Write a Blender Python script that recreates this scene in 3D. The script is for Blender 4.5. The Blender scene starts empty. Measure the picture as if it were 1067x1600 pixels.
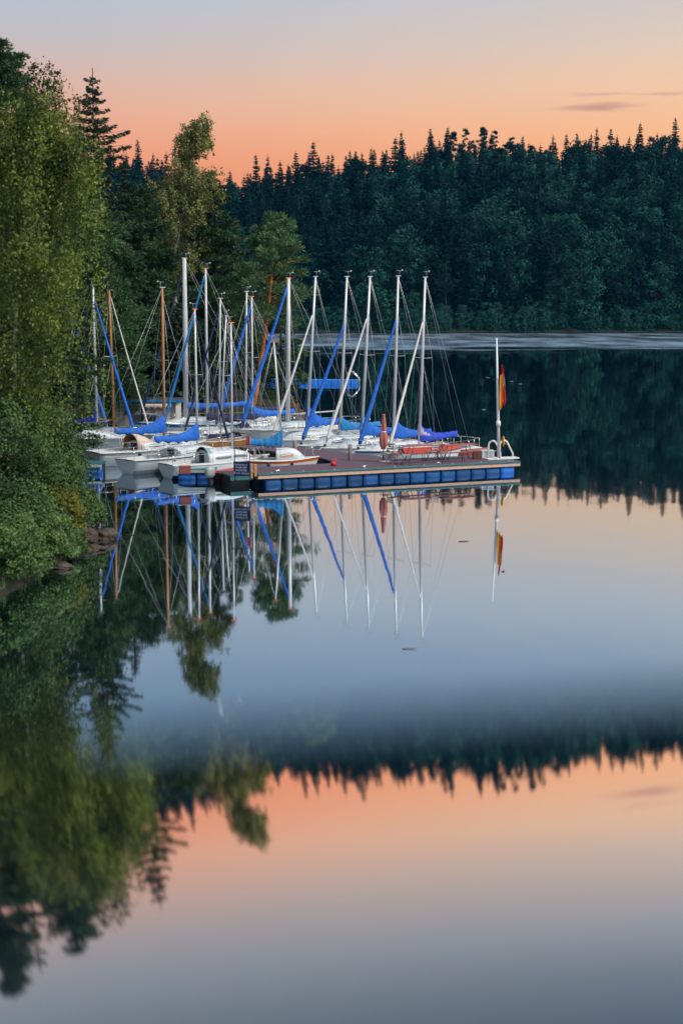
import bpy, math, random
import numpy as np
from mathutils import Vector, Matrix

S = bpy.context.scene
COL = S.collection
R = math.radians

# ------------------------------------------------------------------ camera
CAM = Vector((0.0, 0.0, 8.15))
F = 2222.0
PITCH = R(8.45)
FW = Vector((0, math.cos(PITCH), -math.sin(PITCH)))
UP = Vector((0, math.sin(PITCH), math.cos(PITCH)))
RT = Vector((1, 0, 0))
cd = bpy.data.cameras.new("camera")
cam = bpy.data.objects.new("camera", cd)
COL.objects.link(cam)
cam.location = CAM
cam.rotation_euler = (math.pi / 2 - PITCH, 0, 0)
cd.sensor_fit = 'VERTICAL'
cd.sensor_height = 36.0
cd.lens = 50.0
cd.clip_start = 0.02
cd.clip_end = 6000
cd.dof.use_dof = True
cd.dof.focus_distance = 105.0
cd.dof.aperture_fstop = 0.90
S.camera = cam

# ------------------------------------------------------------------ render / exposure
S.render.engine = 'CYCLES'
S.cycles.use_denoising = True
S.cycles.max_bounces = 7
S.cycles.diffuse_bounces = 2
S.cycles.glossy_bounces = 4
S.cycles.transmission_bounces = 3
S.cycles.transparent_max_bounces = 6
S.cycles.volume_bounces = 0
S.view_settings.view_transform = 'Standard'
S.view_settings.look = 'None'
S.view_settings.exposure = 0.0
S.view_settings.gamma = 1.0

# ------------------------------------------------------------------ world: dusk sky
SUN_EL, SUN_AZ = 50.0, 122.0         # the light comes from behind and to the right of the camera
W = bpy.data.worlds.new("World")
S.world = W
W.use_nodes = True
nt = W.node_tree
nt.nodes.clear()
def N(tree, typ, **kw):
    n = tree.nodes.new(typ)
    for k, v in kw.items():
        if k.startswith('i_'):
            key = k[2:]
            n.inputs[int(key) if key.isdigit() else key.replace('_', ' ')].default_value = v
        else:
            setattr(n, k, v)
    return n
def ramp(tree, stops, interp='LINEAR'):
    n = tree.nodes.new('ShaderNodeValToRGB')
    n.color_ramp.interpolation = interp
    e = n.color_ramp.elements
    while len(e) < len(stops):
        e.new(0.5)
    for el, (p, c) in zip(e, stops):
        el.position = p
        el.color = (*c, 1) if len(c) == 3 else c
    return n
L = nt.links.new
out = N(nt, 'ShaderNodeOutputWorld')
bg = N(nt, 'ShaderNodeBackground', i_Strength=1.0)
tc = N(nt, 'ShaderNodeTexCoord')
sep = N(nt, 'ShaderNodeSeparateXYZ')
L(tc.outputs['Generated'], sep.inputs[0])
mz = N(nt, 'ShaderNodeMapRange', i_From_Min=0.0, i_From_Max=0.5)
L(sep.outputs['Z'], mz.inputs['Value'])
left = ramp(nt, [(0.0, (.70, .17, .06)), (0.17, (.86, .27, .125)), (0.21, (.86, .335, .185)), (0.25, (.81, .41, .275)), (0.29, (.71, .45, .37)),
                 (0.345, (.54, .50, .52)), (0.41, (.46, .53, .61)), (0.50, (.35, .45, .57)), (0.60, (.21, .33, .47)), (0.75, (.22, .36, .54)), (1.0, (.28, .38, .54))])
right = ramp(nt, [(0.0, (.85, .30, .10)), (0.17, (.96, .40, .15)), (0.23, (.98, .51, .25)), (0.28, (.91, .58, .36)), (0.33, (.79, .59, .45)),
                  (0.38, (.67, .58, .54)), (0.43, (.55, .57, .61)), (0.50, (.37, .46, .57)), (0.60, (.21, .33, .47)), (0.75, (.22, .36, .54)), (1.0, (.28, .38, .54))])
L(mz.outputs[0], left.inputs[0]); L(mz.outputs[0], right.inputs[0])
mx = N(nt, 'ShaderNodeMapRange', i_From_Min=-0.2, i_From_Max=0.24)
L(sep.outputs['X'], mx.inputs['Value'])
mixc = N(nt, 'ShaderNodeMix', data_type='RGBA')
L(mx.outputs[0], mixc.inputs[0]); L(left.outputs[0], mixc.inputs[6]); L(right.outputs[0], mixc.inputs[7])
# the sky behind the photographer is made paler and brighter to light the scene
my = N(nt, 'ShaderNodeMapRange', i_From_Min=0.75, i_From_Max=-0.2)
L(sep.outputs['Y'], my.inputs['Value'])
mixb = N(nt, 'ShaderNodeMix', data_type='RGBA')
mixb.inputs[7].default_value = (.50, .55, .66, 1)
L(my.outputs[0], mixb.inputs[0]); L(mixc.outputs[2], mixb.inputs[6])
# thin mauve streaks of cloud low over the ridge
mp = N(nt, 'ShaderNodeMapping'); mp.inputs['Scale'].default_value = (16, 16, 110); mp.inputs['Location'].default_value = (2.3, 0, 1.7)
L(tc.outputs['Generated'], mp.inputs[0])
cn = N(nt, 'ShaderNodeTexNoise', i_Scale=1.0, i_Detail=4.0, i_Roughness=0.55)
L(mp.outputs[0], cn.inputs[0])
cr = N(nt, 'ShaderNodeMapRange', i_From_Min=0.38, i_From_Max=0.56)
L(cn.outputs[0], cr.inputs['Value'])
def band(outp, c, w):
    s = N(nt, 'ShaderNodeMath', operation='SUBTRACT'); s.inputs[1].default_value = c; L(outp, s.inputs[0])
    a = N(nt, 'ShaderNodeMath', operation='ABSOLUTE'); L(s.outputs[0], a.inputs[0])
    m = N(nt, 'ShaderNodeMapRange', i_From_Min=w, i_From_Max=0.0, interpolation_type='SMOOTHSTEP'); L(a.outputs[0], m.inputs['Value'])
    return m.outputs[0]
def streak(z, wz, x, wx, k):
    # the noise bends the streak up and down and frays its ends
    zz_ = N(nt, 'ShaderNodeMath', operation='MULTIPLY_ADD'); zz_.inputs[1].default_value = .010; L(cn.outputs[0], zz_.inputs[0]); L(sep.outputs['Z'], zz_.inputs[2])
    a_ = N(nt, 'ShaderNodeMath', operation='MULTIPLY'); L(band(zz_.outputs[0], z + .005, wz), a_.inputs[0]); L(band(sep.outputs['X'], x, wx), a_.inputs[1])
    b_ = N(nt, 'ShaderNodeMath', operation='MULTIPLY'); L(a_.outputs[0], b_.inputs[0]); b_.inputs[1].default_value = k
    return b_.outputs[0]
mm3 = N(nt, 'ShaderNodeMath', operation='ADD', use_clamp=True)
mm2 = N(nt, 'ShaderNodeMath', operation='ADD')
L(streak(.1276, .0034, .170, .040, .75), mm2.inputs[0]); L(streak(.1367, .0022, .172, .030, .40), mm2.inputs[1])
L(mm2.outputs[0], mm3.inputs[0]); L(streak(.1358, .0020, .212, .028, .42), mm3.inputs[1])
mixk = N(nt, 'ShaderNodeMix', data_type='RGBA'); mixk.inputs[7].default_value = (.52, .23, .20, 1)
L(mm3.outputs[0], mixk.inputs[0]); L(mixb.outputs[2], mixk.inputs[6])
sky = N(nt, 'ShaderNodeTexSky', sky_type='NISHITA', sun_disc=False, sun_elevation=R(SUN_EL), sun_rotation=R(SUN_AZ))
sk = N(nt, 'ShaderNodeVectorMath', operation='SCALE'); sk.inputs['Scale'].default_value = 0.006
L(sky.outputs[0], sk.inputs[0])
ad = N(nt, 'ShaderNodeVectorMath', operation='ADD')
L(mixk.outputs[2], ad.inputs[0]); L(sk.outputs[0], ad.inputs[1])
L(ad.outputs[0], bg.inputs[0]); L(bg.outputs[0], out.inputs[0])

ld = bpy.data.lights.new("sun", 'SUN')
ld.energy = 3.3
ld.angle = R(9)
ld.color = (1.0, 0.93, 0.80)
sun = bpy.data.objects.new("sun", ld)
COL.objects.link(sun)
sd = Vector((math.sin(R(SUN_AZ)) * math.cos(R(SUN_EL)), math.cos(R(SUN_AZ)) * math.cos(R(SUN_EL)), math.sin(R(SUN_EL))))
sun.rotation_euler = sd.to_track_quat('Z', 'Y').to_euler()

# ------------------------------------------------------------------ photograph measurements -> world points
def ray(x, y):
    return FW * F + UP * (800 - y) + RT * (x - 533.5)
def at_z(x, y, z):
    d = ray(x, y)
    return CAM + d * ((z - CAM.z) / d.z)
def at_Y(x, y, Y):
    d = ray(x, y)
    return CAM + d * (Y / d.y)
def proj(P):
    v = Vector(P) - CAM
    dz = v.dot(FW)
    return (533.5 + F * v.x / dz, 800 - F * v.dot(UP) / dz)

# ------------------------------------------------------------------ materials
MATS = {}
def mat(name, col, rough=0.5, metal=0.0, var=0.0, vscale=3.0, bump=0.0, bscale=20.0, spec=0.5, stretch=None):
    if name in MATS:
        return MATS[name]
    m = bpy.data.materials.new(name); m.use_nodes = True
    t = m.node_tree; p = t.nodes['Principled BSDF']
    p.inputs['Base Color'].default_value = (*col, 1)
    p.inputs['Roughness'].default_value = rough
    p.inputs['Metallic'].default_value = metal
    p.inputs['Specular IOR Level'].default_value = spec
    if var > 0 or bump > 0:
        tcn = t.nodes.new('ShaderNodeTexCoord'); src = tcn.outputs['Object']
        if stretch:
            mpn = t.nodes.new('ShaderNodeMapping'); mpn.inputs['Scale'].default_value = stretch
            t.links.new(src, mpn.inputs[0]); src = mpn.outputs[0]
    if var > 0:
        nz = N(t, 'ShaderNodeTexNoise', i_Scale=vscale, i_Detail=5.0)
        t.links.new(src, nz.inputs[0])
        r = ramp(t, [(0.25, tuple(max(0, c * (1 - var)) for c in col)), (0.75, tuple(min(1, c * (1 + var)) for c in col))])
        t.links.new(nz.outputs[0], r.inputs[0]); t.links.new(r.outputs[0], p.inputs['Base Color'])
    if bump > 0:
        nb = N(t, 'ShaderNodeTexNoise', i_Scale=bscale, i_Detail=5.0)
        t.links.new(src, nb.inputs[0])
        b = N(t, 'ShaderNodeBump', i_Strength=bump, i_Distance=0.05)
        t.links.new(nb.outputs[0], b.inputs['Height']); t.links.new(b.outputs[0], p.inputs['Normal'])
    MATS[name] = m
    return m
def leafmat(name, dark, light, trans=0.3, clump=0.35, rough=0.55, indiv=0.36, spec=.25):
    """leaf colour varies leaf by leaf and in soft clumps"""
    if name in MATS:
        return MATS[name]
    m = bpy.data.materials.new(name); m.use_nodes = True
    t = m.node_tree; p = t.nodes['Principled BSDF']; o = t.nodes['Material Output']
    g = t.nodes.new('ShaderNodeNewGeometry')
    tcn = t.nodes.new('ShaderNodeTexCoord')
    oi = t.nodes.new('ShaderNodeObjectInfo')
    nz = N(t, 'ShaderNodeTexNoise', i_Scale=clump, i_Detail=3.0)
    t.links.new(tcn.outputs['Object'], nz.inputs[0])
    a = N(t, 'ShaderNodeMath', operation='MULTIPLY_ADD'); a.inputs[1].default_value = 0.45
    t.links.new(g.outputs['Random Per Island'], a.inputs[0])
    b = N(t, 'ShaderNodeMath', operation='MULTIPLY_ADD'); b.inputs[1].default_value = 2.3; b.inputs[2].default_value = -1.02
    t.links.new(nz.outputs[0], b.inputs[0]); t.links.new(b.outputs[0], a.inputs[2])
    c2 = N(t, 'ShaderNodeMath', operation='MULTIPLY_ADD'); c2.inputs[1].default_value = indiv
    t.links.new(oi.outputs['Random'], c2.inputs[0]); t.links.new(a.outputs[0], c2.inputs[2])
    at = t.nodes.new('ShaderNodeAttribute'); at.attribute_name = 'tone'
    c3 = N(t, 'ShaderNodeMath', operation='ADD'); t.links.new(c2.outputs[0], c3.inputs[0]); t.links.new(at.outputs['Fac'], c3.inputs[1])
    c2 = c3
    r = ramp(t, [(0.0, dark), (1.0, light)])
    t.links.new(c2.outputs[0], r.inputs[0]); t.links.new(r.outputs[0], p.inputs['Base Color'])
    p.inputs['Roughness'].default_value = rough
    p.inputs['Specular IOR Level'].default_value = spec
    if trans > 0:
        tr = t.nodes.new('ShaderNodeBsdfTranslucent'); t.links.new(r.outputs[0], tr.inputs[0])
        ms = t.nodes.new('ShaderNodeMixShader'); ms.inputs[0].default_value = trans
        t.links.new(p.outputs[0], ms.inputs[1]); t.links.new(tr.outputs[0], ms.inputs[2]); t.links.new(ms.outputs[0], o.inputs[0])
    MATS[name] = m
    return m

GEL = mat('white_gelcoat', (.68, .74, .78), .28, var=.06, vscale=1.2)
GEL2 = mat('pale_blue_gelcoat', (.56, .66, .70), .3, var=.06, vscale=1.2)
GREYH = mat('grey_hull_paint', (.30, .33, .36), .4, var=.1)
DECKW = mat('white_deck', (.70, .71, .70), .5, var=.1, vscale=2.5)
DECKT = mat('teak_deck', (.36, .20, .10), .5, var=.25, vscale=8, stretch=(1, 12, 1))
COCKPIT = mat('cockpit_floor', (.30, .33, .36), .6, var=.2)
ALU = mat('mast_aluminium', (.62, .62, .63), .42, metal=.35, var=.08, vscale=2, stretch=(4, 4, .4))
ALUD = mat('dull_aluminium', (.42, .43, .46), .45, metal=.35, var=.1)
WOODM = mat('varnished_mast', (.42, .17, .06), .35, var=.25, vscale=4, stretch=(6, 6, .5))
WIRE = mat('rigging_wire', (.46, .50, .52), .4, metal=.5)
CHROME = mat('stainless_tube', (.70, .70, .70), .22, metal=.8)
BLUE = mat('blue_canvas', (.008, .125, .56), .75, var=.3, vscale=3, bump=.7, bscale=7)
BLUE2 = mat('royal_blue_canvas', (.012, .05, .50), .7, var=.25, vscale=3, bump=.7, bscale=7)
AZURE = mat('azure_canvas', (.01, .20, .50), .75, var=.3, vscale=3, bump=.7, bscale=7)
NAVY = mat('navy_canvas', (.008, .016, .075), .75, var=.2, bump=.5, bscale=7)
SAILW = mat('white_sailcloth', (.72, .71, .68), .7, var=.12, bump=.4, bscale=6)
GLASS = mat('smoked_window', (.012, .02, .03), .06, spec=.8)
GLASSO = mat('orange_curtained_window', (.60, .30, .16), .2, var=.2, vscale=9)
BLACK = mat('black_rubber', (.012, .012, .014), .6)
ORANGE = mat('orange_paint', (.72, .14, .015), .35)
REDP = mat('red_paint', (.55, .02, .04), .4, var=.12)
MAHOG = mat('mahogany', (.34, .055, .028), .28, var=.25, vscale=5, stretch=(1, 8, 1))
BROWNC = mat('tan_canvas', (.38, .15, .02), .8, var=.2, bump=.4)
CREAM = mat('cream_canvas', (.62, .50, .42), .85, var=.12, bump=.5, bscale=6)
YELLOW = mat('yellow_cloth', (.80, .36, .01), .75, var=.1)
REDC = mat('red_cloth', (.70, .015, .03), .75, var=.12)
WHITEC = mat('white_cloth', (.75, .73, .72), .8)
TEALP = mat('teal_rail', (.02, .13, .15), .5, var=.25)
FLOATB = mat('blue_plastic_float', (.006, .075, .24), .38, var=.25, vscale=2.5)
PLANKP = mat('plum_deck_boards', (.105, .058, .078), .65, var=.35, vscale=5, stretch=(1, 14, 1))
LARCH = mat('bare_larch_beam', (.58, .36, .25), .6, var=.25, vscale=5, stretch=(1, 6, 6))
LARCH2 = mat('orange_larch_post', (.62, .29, .10), .6, var=.2, vscale=6)
DARKM = mat('dark_frame_metal', (.05, .052, .06), .5)
GREENP = mat('dark_green_paint', (.012, .085, .06), .5, var=.2)
WALLW = mat('hut_render', (.62, .60, .58), .85, var=.14, vscale=1.3, bump=.15)
ROOFD = mat('hut_roof_felt', (.05, .055, .07), .85, var=.2)
SIGNB = mat('navy_sign', (.008, .022, .095), .4)
SIGNW = mat('sign_lettering', (.42, .46, .58), .6)
PINK = mat('faded_red_parasol', (.42, .125, .115), .85, var=.25, vscale=3, bump=.6, bscale=6)
ROCK = mat('wet_brown_rock', (.060, .040, .028), .7, var=.55, vscale=3.5, bump=1.0, bscale=6)
BARKB = None
def birchbark():
    m = bpy.data.materials.new('birch_bark'); m.use_nodes = True
    t = m.node_tree; p = t.nodes['Principled BSDF']
    tcn = t.nodes.new('ShaderNodeTexCoord')
    mpn = t.nodes.new('ShaderNodeMapping'); mpn.inputs['Scale'].default_value = (3, 3, 5)
    nz = N(t, 'ShaderNodeTexNoise', i_Scale=1.3, i_Detail=4.0)
    t.links.new(tcn.outputs['Object'], mpn.inputs[0]); t.links.new(mpn.outputs[0], nz.inputs[0])
    r = ramp(t, [(.40, (.05, .04, .035)), (.50, (.50, .44, .38)), (1, (.66, .60, .54))])
    t.links.new(nz.outputs[0], r.inputs[0]); t.links.new(r.outputs[0], p.inputs['Base Color'])
    p.inputs['Roughness'].default_value = .8
    return m
BARKB = birchbark()
BARKD = mat('dark_bark', (.05, .035, .026), .9, var=.4, vscale=4, bump=.8, bscale=14)
BARKP = mat('pine_bark', (.36, .125, .04), .85, var=.4, vscale=4, bump=.8, bscale=12)
BARKF = mat('far_bark', (.035, .026, .024), .9, var=.3)
LF_BIRCH = leafmat('birch_leaves', (.014, .034, .008), (.205, .265, .042), .14, .8)
LF_BIRCH_BACKLIT = leafmat('backlit_birch_leaves', (.016, .028, .008), (.10, .125, .028), .3, .8)  # leaf colour darkened so the crown looks backlit
LF_BIRCH2 = leafmat('dry_birch_leaves', (.05, .062, .018), (.34, .35, .10), .2, .6)
LF_ALDER = leafmat('alder_leaves', (.010, .034, .012), (.115, .205, .052), .12, .9)
LF_ALDER2 = leafmat('yellowing_leaves', (.05, .055, .008), (.20, .19, .022), .25, .9)
LF_PINE = leafmat('pine_needles', (.008, .030, .013), (.062, .125, .045), .1, .5)
LF_PINEL = leafmat('light_pine_needles', (.022, .060, .022), (.10, .19, .075), .15, .5)
BARKO = mat('orange_pine_bark', (.52, .17, .04), .85, var=.35, vscale=4, bump=.8, bscale=12)
LF_SPR = leafmat('spruce_needles', (.010, .026, .014), (.040, .075, .034), .1, .5)
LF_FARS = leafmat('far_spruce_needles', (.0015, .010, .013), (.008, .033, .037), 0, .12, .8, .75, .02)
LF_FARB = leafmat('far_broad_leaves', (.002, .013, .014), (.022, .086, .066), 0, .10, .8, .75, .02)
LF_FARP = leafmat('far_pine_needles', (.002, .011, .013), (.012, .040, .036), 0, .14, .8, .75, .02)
LF_DEAD = leafmat('brown_bush_leaves', (.06, .03, .012), (.24, .13, .05), .2, 1.0)

# ------------------------------------------------------------------ mesh builder
class MB:
    def __init__(s):
        s.v = []; s.f = []; s.m = []; s.sm = []
    def add(s, vs, fs, mi=0, smooth=False):
        o = len(s.v)
        s.v.extend([tuple(p) for p in vs])
        for f in fs:
            s.f.append([i + o for i in f]); s.m.append(mi); s.sm.append(smooth)
        return s
    def box(s, c, d, rot=None, mi=0, taper=1.0):
        hx, hy, hz = d[0] / 2, d[1] / 2, d[2] / 2
        vs = [Vector((sx * hx * (taper if sz > 0 else 1), sy * hy * (taper if sz > 0 else 1), sz * hz)) for sz in (-1, 1) for sy in (-1, 1) for sx in (-1, 1)]
        if rot is not None:
            M = rot if isinstance(rot, Matrix) else Matrix.Rotation(rot, 3, 'Z')
            vs = [M @ p for p in vs]
        vs = [p + Vector(c) for p in vs]
        return s.add(vs, [(0, 2, 3, 1), (4, 5, 7, 6), (0, 1, 5, 4), (2, 6, 7, 3), (0, 4, 6, 2), (1, 3, 7, 5)], mi)
    def tube(s, pts, rad, seg=8, mi=0, cap=True):
        pts = [Vector(p) for p in pts]
        if not hasattr(rad, '__len__'):
            rad = [rad] * len(pts)
        rings = []
        for i, p in enumerate(pts):
            d = (pts[min(i + 1, len(pts) - 1)] - pts[max(i - 1, 0)])
            d = d.normalized() if d.length > 1e-9 else Vector((0, 0, 1))
            a = d.cross(Vector((0, 0, 1)) if abs(d.z) < .95 else Vector((0, 1, 0))).normalized()
            b = d.cross(a)
            rings.append([p + (a * math.cos(2 * math.pi * k / seg) + b * math.sin(2 * math.pi * k / seg)) * rad[i] for k in range(seg)])
        return s.loft(rings, mi, cap, True)
    def loft(s, rings, mi=0, cap=True, smooth=True, closed=True):
        n = len(rings[0]); vs = [p for r in rings for p in r]; fs = []
        for i in range(len(rings) - 1):
            for k in range(n if closed else n - 1):
                k2 = (k + 1) % n
                fs.append((i * n + k, i * n + k2, (i + 1) * n + k2, (i + 1) * n + k))
        s.add(vs, fs, mi, smooth)
        if cap and closed:
            o = len(s.v) - len(vs)
            s.f.append([o + k for k in range(n)][::-1]); s.m.append(mi); s.sm.append(False)
            o2 = o + (len(rings) - 1) * n
            s.f.append([o2 + k for k in range(n)]); s.m.append(mi); s.sm.append(False)
        return s
    def prism(s, poly, z0, z1, mi=0):
        n = len(poly)
        vs = [(p[0], p[1], z0) for p in poly] + [(p[0], p[1], z1) for p in poly]
        fs = [list(range(n))[::-1], list(range(n, 2 * n))] + [(i, (i + 1) % n, n + (i + 1) % n, n + i) for i in range(n)]
        return s.add(vs, fs, mi)
    def build(s, name, mats, parent=None, bevel=0.0):
        me = bpy.data.meshes.new(name)
        me.from_pydata(s.v, [], s.f)
        for m in (mats if isinstance(mats, (list, tuple)) else [mats]):
            me.materials.append(m)
        me.polygons.foreach_set('material_index', s.m)
        me.polygons.foreach_set('use_smooth', s.sm)
        me.update()
        o = bpy.data.objects.new(name, me)
        COL.objects.link(o)
        if parent is not None:
            o.parent = parent
        if bevel > 0:
            b = o.modifiers.new('bevel', 'BEVEL'); b.width = bevel; b.segments = 2; b.limit_method = 'ANGLE'
        return o
def quads_mesh(name, Q, mats, mi=None, extra=None):
    """Q: (n,4,3) array of leaf quads; extra: MB with wood in the next material slots"""
    n = len(Q)
    V = Q.reshape(-1, 3)
    ev = np.array(extra.v, dtype=float).reshape(-1, 3) if extra and extra.v else np.zeros((0, 3))
    ef = extra.f if extra else []
    me = bpy.data.meshes.new(name)
    me.vertices.add(len(V) + len(ev))
    me.vertices.foreach_set('co', np.concatenate([V, ev]).astype(np.float32).ravel())
    tot = [4] * n + [len(f) for f in ef]
    idx = np.concatenate([np.arange(4 * n)] + ([np.array([i + 4 * n for f in ef for i in f])] if ef else [])).astype(np.int32)
    me.loops.add(len(idx)); me.loops.foreach_set('vertex_index', idx)
    me.polygons.add(len(tot))
    tot = np.array(tot, dtype=np.int32)
    st = np.concatenate([[0], np.cumsum(tot)[:-1]]).astype(np.int32)
    me.polygons.foreach_set('loop_start', st)
    me.polygons.foreach_set('loop_total', tot)
    for m in mats:
        me.materials.append(m)
    a = np.zeros(n, dtype=np.int32) if mi is None else np.asarray(mi, dtype=np.int32)
    if ef:
        a = np.concatenate([a, np.array([1 + k for k in extra.m], dtype=np.int32)])
    me.polygons.foreach_set('material_index', a)
    me.update(calc_edges=True)
    me.validate()
    return me
def link(name, me, parent=None, loc=(0, 0, 0)):
    o = bpy.data.objects.new(name, me); COL.objects.link(o); o.location = loc
    if parent is not None:
        o.parent = parent
    return o
def tag(o, label=None, cat=None, group=None, kind=None):
    if label: o['label'] = label
    if cat: o['category'] = cat
    if group: o['group'] = group
    if kind: o['kind'] = kind
    return o
def empty(name, loc, rz=0, label=None, cat=None, group=None):
    o = bpy.data.objects.new(name, None); COL.objects.link(o)
    o.empty_display_size = .3
    o.location = loc; o.rotation_euler = (0, 0, rz)
    return tag(o, label, cat, group)
def interp(x, tab):
    return float(np.interp(x, [t[0] for t in tab], [t[1] for t in tab]))

# ------------------------------------------------------------------ unidentified glossy coping right under the lens, on an added wall
nl = Vector((0.078, 1.0, 0.027)).normalized()                       # camera axes: right, down, forward
PN = -(RT * nl.x - UP * nl.y + FW * nl.z)                           # upward normal of the plate
PK = 0.15
def plate_pt(x, y):
    d = ray(x, y)
    return CAM + d * (PK / (-(d.dot(PN))))
E0 = plate_pt(533.5, 1128)
EX = (RT - PN * RT.dot(PN)); EX = (EX - FW * 0).normalized()
EY = PN.cross(EX).normalized()
if EY.y < 0: EY = -EY
def slab_pts(hw, back, fwd, h):
    return [E0 + EX * sx * hw + EY * yy + PN * h for sx, yy in ((-1, -back), (1, -back), (1, fwd), (-1, fwd))]
mp_ = bpy.data.materials.new('glossy_dark_plate'); mp_.use_nodes = True
t = mp_.node_tree; t.nodes.clear()
o_ = N(t, 'ShaderNodeOutputMaterial')
gl = N(t, 'ShaderNodeBsdfGlossy', i_Roughness=0.012); gl.inputs['Color'].default_value = (.97, .94, .94, 1)
df = N(t, 'ShaderNodeBsdfDiffuse'); df.inputs['Color'].default_value = (.008, .018, .030, 1)
lw = N(t, 'ShaderNodeLayerWeight', i_Blend=0.5)
rr = ramp(t, [(0.0, (.06,) * 3), (0.50, (.14,) * 3), (0.62, (.28,) * 3), (0.665, (.43,) * 3), (0.71, (.66,) * 3), (0.75, (.86,) * 3), (0.80, (.95,) * 3), (1.0, (1,) * 3)])
L2 = t.links.new
L2(lw.outputs['Facing'], rr.inputs[0])
mxs = N(t, 'ShaderNodeMixShader')
L2(rr.outputs[0], mxs.inputs[0]); L2(df.outputs[0], mxs.inputs[1]); L2(gl.outputs[0], mxs.inputs[2]); L2(mxs.outputs[0], o_.inputs[0])
# long faint waves that smear the mirrored treeline
gp = t.nodes.new('ShaderNodeNewGeometry')
pm = N(t, 'ShaderNodeMapping'); pm.inputs['Scale'].default_value = (26, 9, 9); L2(gp.outputs['Position'], pm.inputs[0])
pn = N(t, 'ShaderNodeTexNoise', i_Scale=1.0, i_Detail=3.0); L2(pm.outputs[0], pn.inputs[0])
pb = N(t, 'ShaderNodeBump', i_Strength=0.010, i_Distance=0.02); L2(pn.outputs[0], pb.inputs['Height'])
L2(pb.outputs[0], gl.inputs['Normal'])
par = empty('stand', (E0.x, E0.y, 0), 0, 'added parapet with a polished black coping across the bottom, mirroring sky and treetops upside down', 'stand')
ofs = Vector((E0.x, E0.y, 0))
mb = MB()
top = [p - ofs for p in slab_pts(1.9, 1.25, 0.0, 0)]; bot = [p - ofs for p in slab_pts(1.9, 1.25, 0.0, -.05)]
mb.add(bot + top, [(3, 2, 1, 0), (4, 5, 6, 7), (0, 1, 5, 4), (1, 2, 6, 5), (2, 3, 7, 6), (3, 0, 4, 7)])
mb.build('slab', mp_, par, bevel=.004)
mb = MB()
top = [p - ofs for p in slab_pts(1.85, 1.2, -.06, -.052)]
bot = [Vector((p.x, p.y, -3.0)) for p in top]
mb.add(bot + top, [(3, 2, 1, 0), (4, 5, 6, 7), (0, 1, 5, 4), (1, 2, 6, 5), (2, 3, 7, 6), (3, 0, 4, 7)])
mb.build('wall', mat('stand_concrete', (.25, .24, .23), .9, var=.2, bump=.4), par)  # added wall, only there to hold up the glossy surface

# ------------------------------------------------------------------ water
wm = bpy.data.materials.new('lake_water'); wm.use_nodes = True
t = wm.node_tree; t.nodes.clear(); L2 = t.links.new
o_ = N(t, 'ShaderNodeOutputMaterial')
geo = N(t, 'ShaderNodeNewGeometry')
sp = N(t, 'ShaderNodeSeparateXYZ'); L2(geo.outputs['Position'], sp.inputs[0])
def wnoise(scale, detail=2.0):
    m_ = N(t, 'ShaderNodeMapping'); m_.inputs['Scale'].default_value = scale; L2(geo.outputs['Position'], m_.inputs[0])
    n_ = N(t, 'ShaderNodeTexNoise', i_Scale=1.0, i_Detail=detail); L2(m_.outputs[0], n_.inputs[0])
    return n_
# breeze-ruffled belt under the far shore
wn = wnoise((.035, .07, 0), 5.0)
yw = N(t, 'ShaderNodeMath', operation='MULTIPLY_ADD'); yw.inputs[1].default_value = 130.0
L2(wn.outputs[0], yw.inputs[0]); L2(sp.outputs['Y'], yw.inputs[2])
wmask = N(t, 'ShaderNodeMapRange', i_From_Min=285.0, i_From_Max=325.0, interpolation_type='SMOOTHSTEP'); L2(yw.outputs[0], wmask.inputs['Value'])
near = N(t, 'ShaderNodeMapRange', i_From_Min=374.0, i_From_Max=356.0); L2(sp.outputs['Y'], near.inputs['Value'])
wk0 = N(t, 'ShaderNodeMath', operation='MULTIPLY'); L2(wmask.outputs[0], wk0.inputs[0]); L2(near.outputs[0], wk0.inputs[1])
stn = wnoise((.10, .035, 1), 5.0)
stm = N(t, 'ShaderNodeMapRange', i_From_Min=.30, i_From_Max=.62, i_To_Min=.30, i_To_Max=.95); L2(stn.outputs[0], stm.inputs['Value'])
wk = N(t, 'ShaderNodeMath', operation='MULTIPLY'); L2(wk0.outputs[0], wk.inputs[0]); L2(stm.outputs[0], wk.inputs[1])
calm = wnoise((1.1, .45, 1), 3.0)
gust = wnoise((.9, .10, 1), 4.0)
def vec_slope(n_, s):
    a_ = N(t, 'ShaderNodeVectorMath', operation='SUBTRACT'); a_.inputs[1].default_value = (.5, .5, .5); L2(n_.outputs['Color'], a_.inputs[0])
    b_ = N(t, 'ShaderNodeVectorMath', operation='MULTIPLY'); b_.inputs[1].default_value = s; L2(a_.outputs[0], b_.inputs[0])
    return b_
v1 = vec_slope(calm, (.003, .0075, 0)); v2 = vec_slope(gust, (.15, .28, 0))
v2s = N(t, 'ShaderNodeVectorMath', operation='SCALE'); L2(v2.outputs[0], v2s.inputs[0]); L2(wk.outputs[0], v2s.inputs['Scale'])
va = N(t, 'ShaderNodeVectorMath', operation='ADD'); L2(v1.outputs[0], va.inputs[0]); L2(v2s.outputs[0], va.inputs[1])
vb = N(t, 'ShaderNodeVectorMath', operation='ADD'); vb.inputs[1].default_value = (0, 0, 1); L2(va.outputs[0], vb.inputs[0])
vn = N(t, 'ShaderNodeVectorMath', operation='NORMALIZE'); L2(vb.outputs[0], vn.inputs[0])
ro = N(t, 'ShaderNodeMath', operation='MULTIPLY_ADD'); ro.inputs[1].default_value = .31; ro.inputs[2].default_value = .030; L2(wk.outputs[0], ro.inputs[0])
gl = N(t, 'ShaderNodeBsdfGlossy'); gl.inputs['Color'].default_value = (.77, .87, .95, 1)
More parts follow.
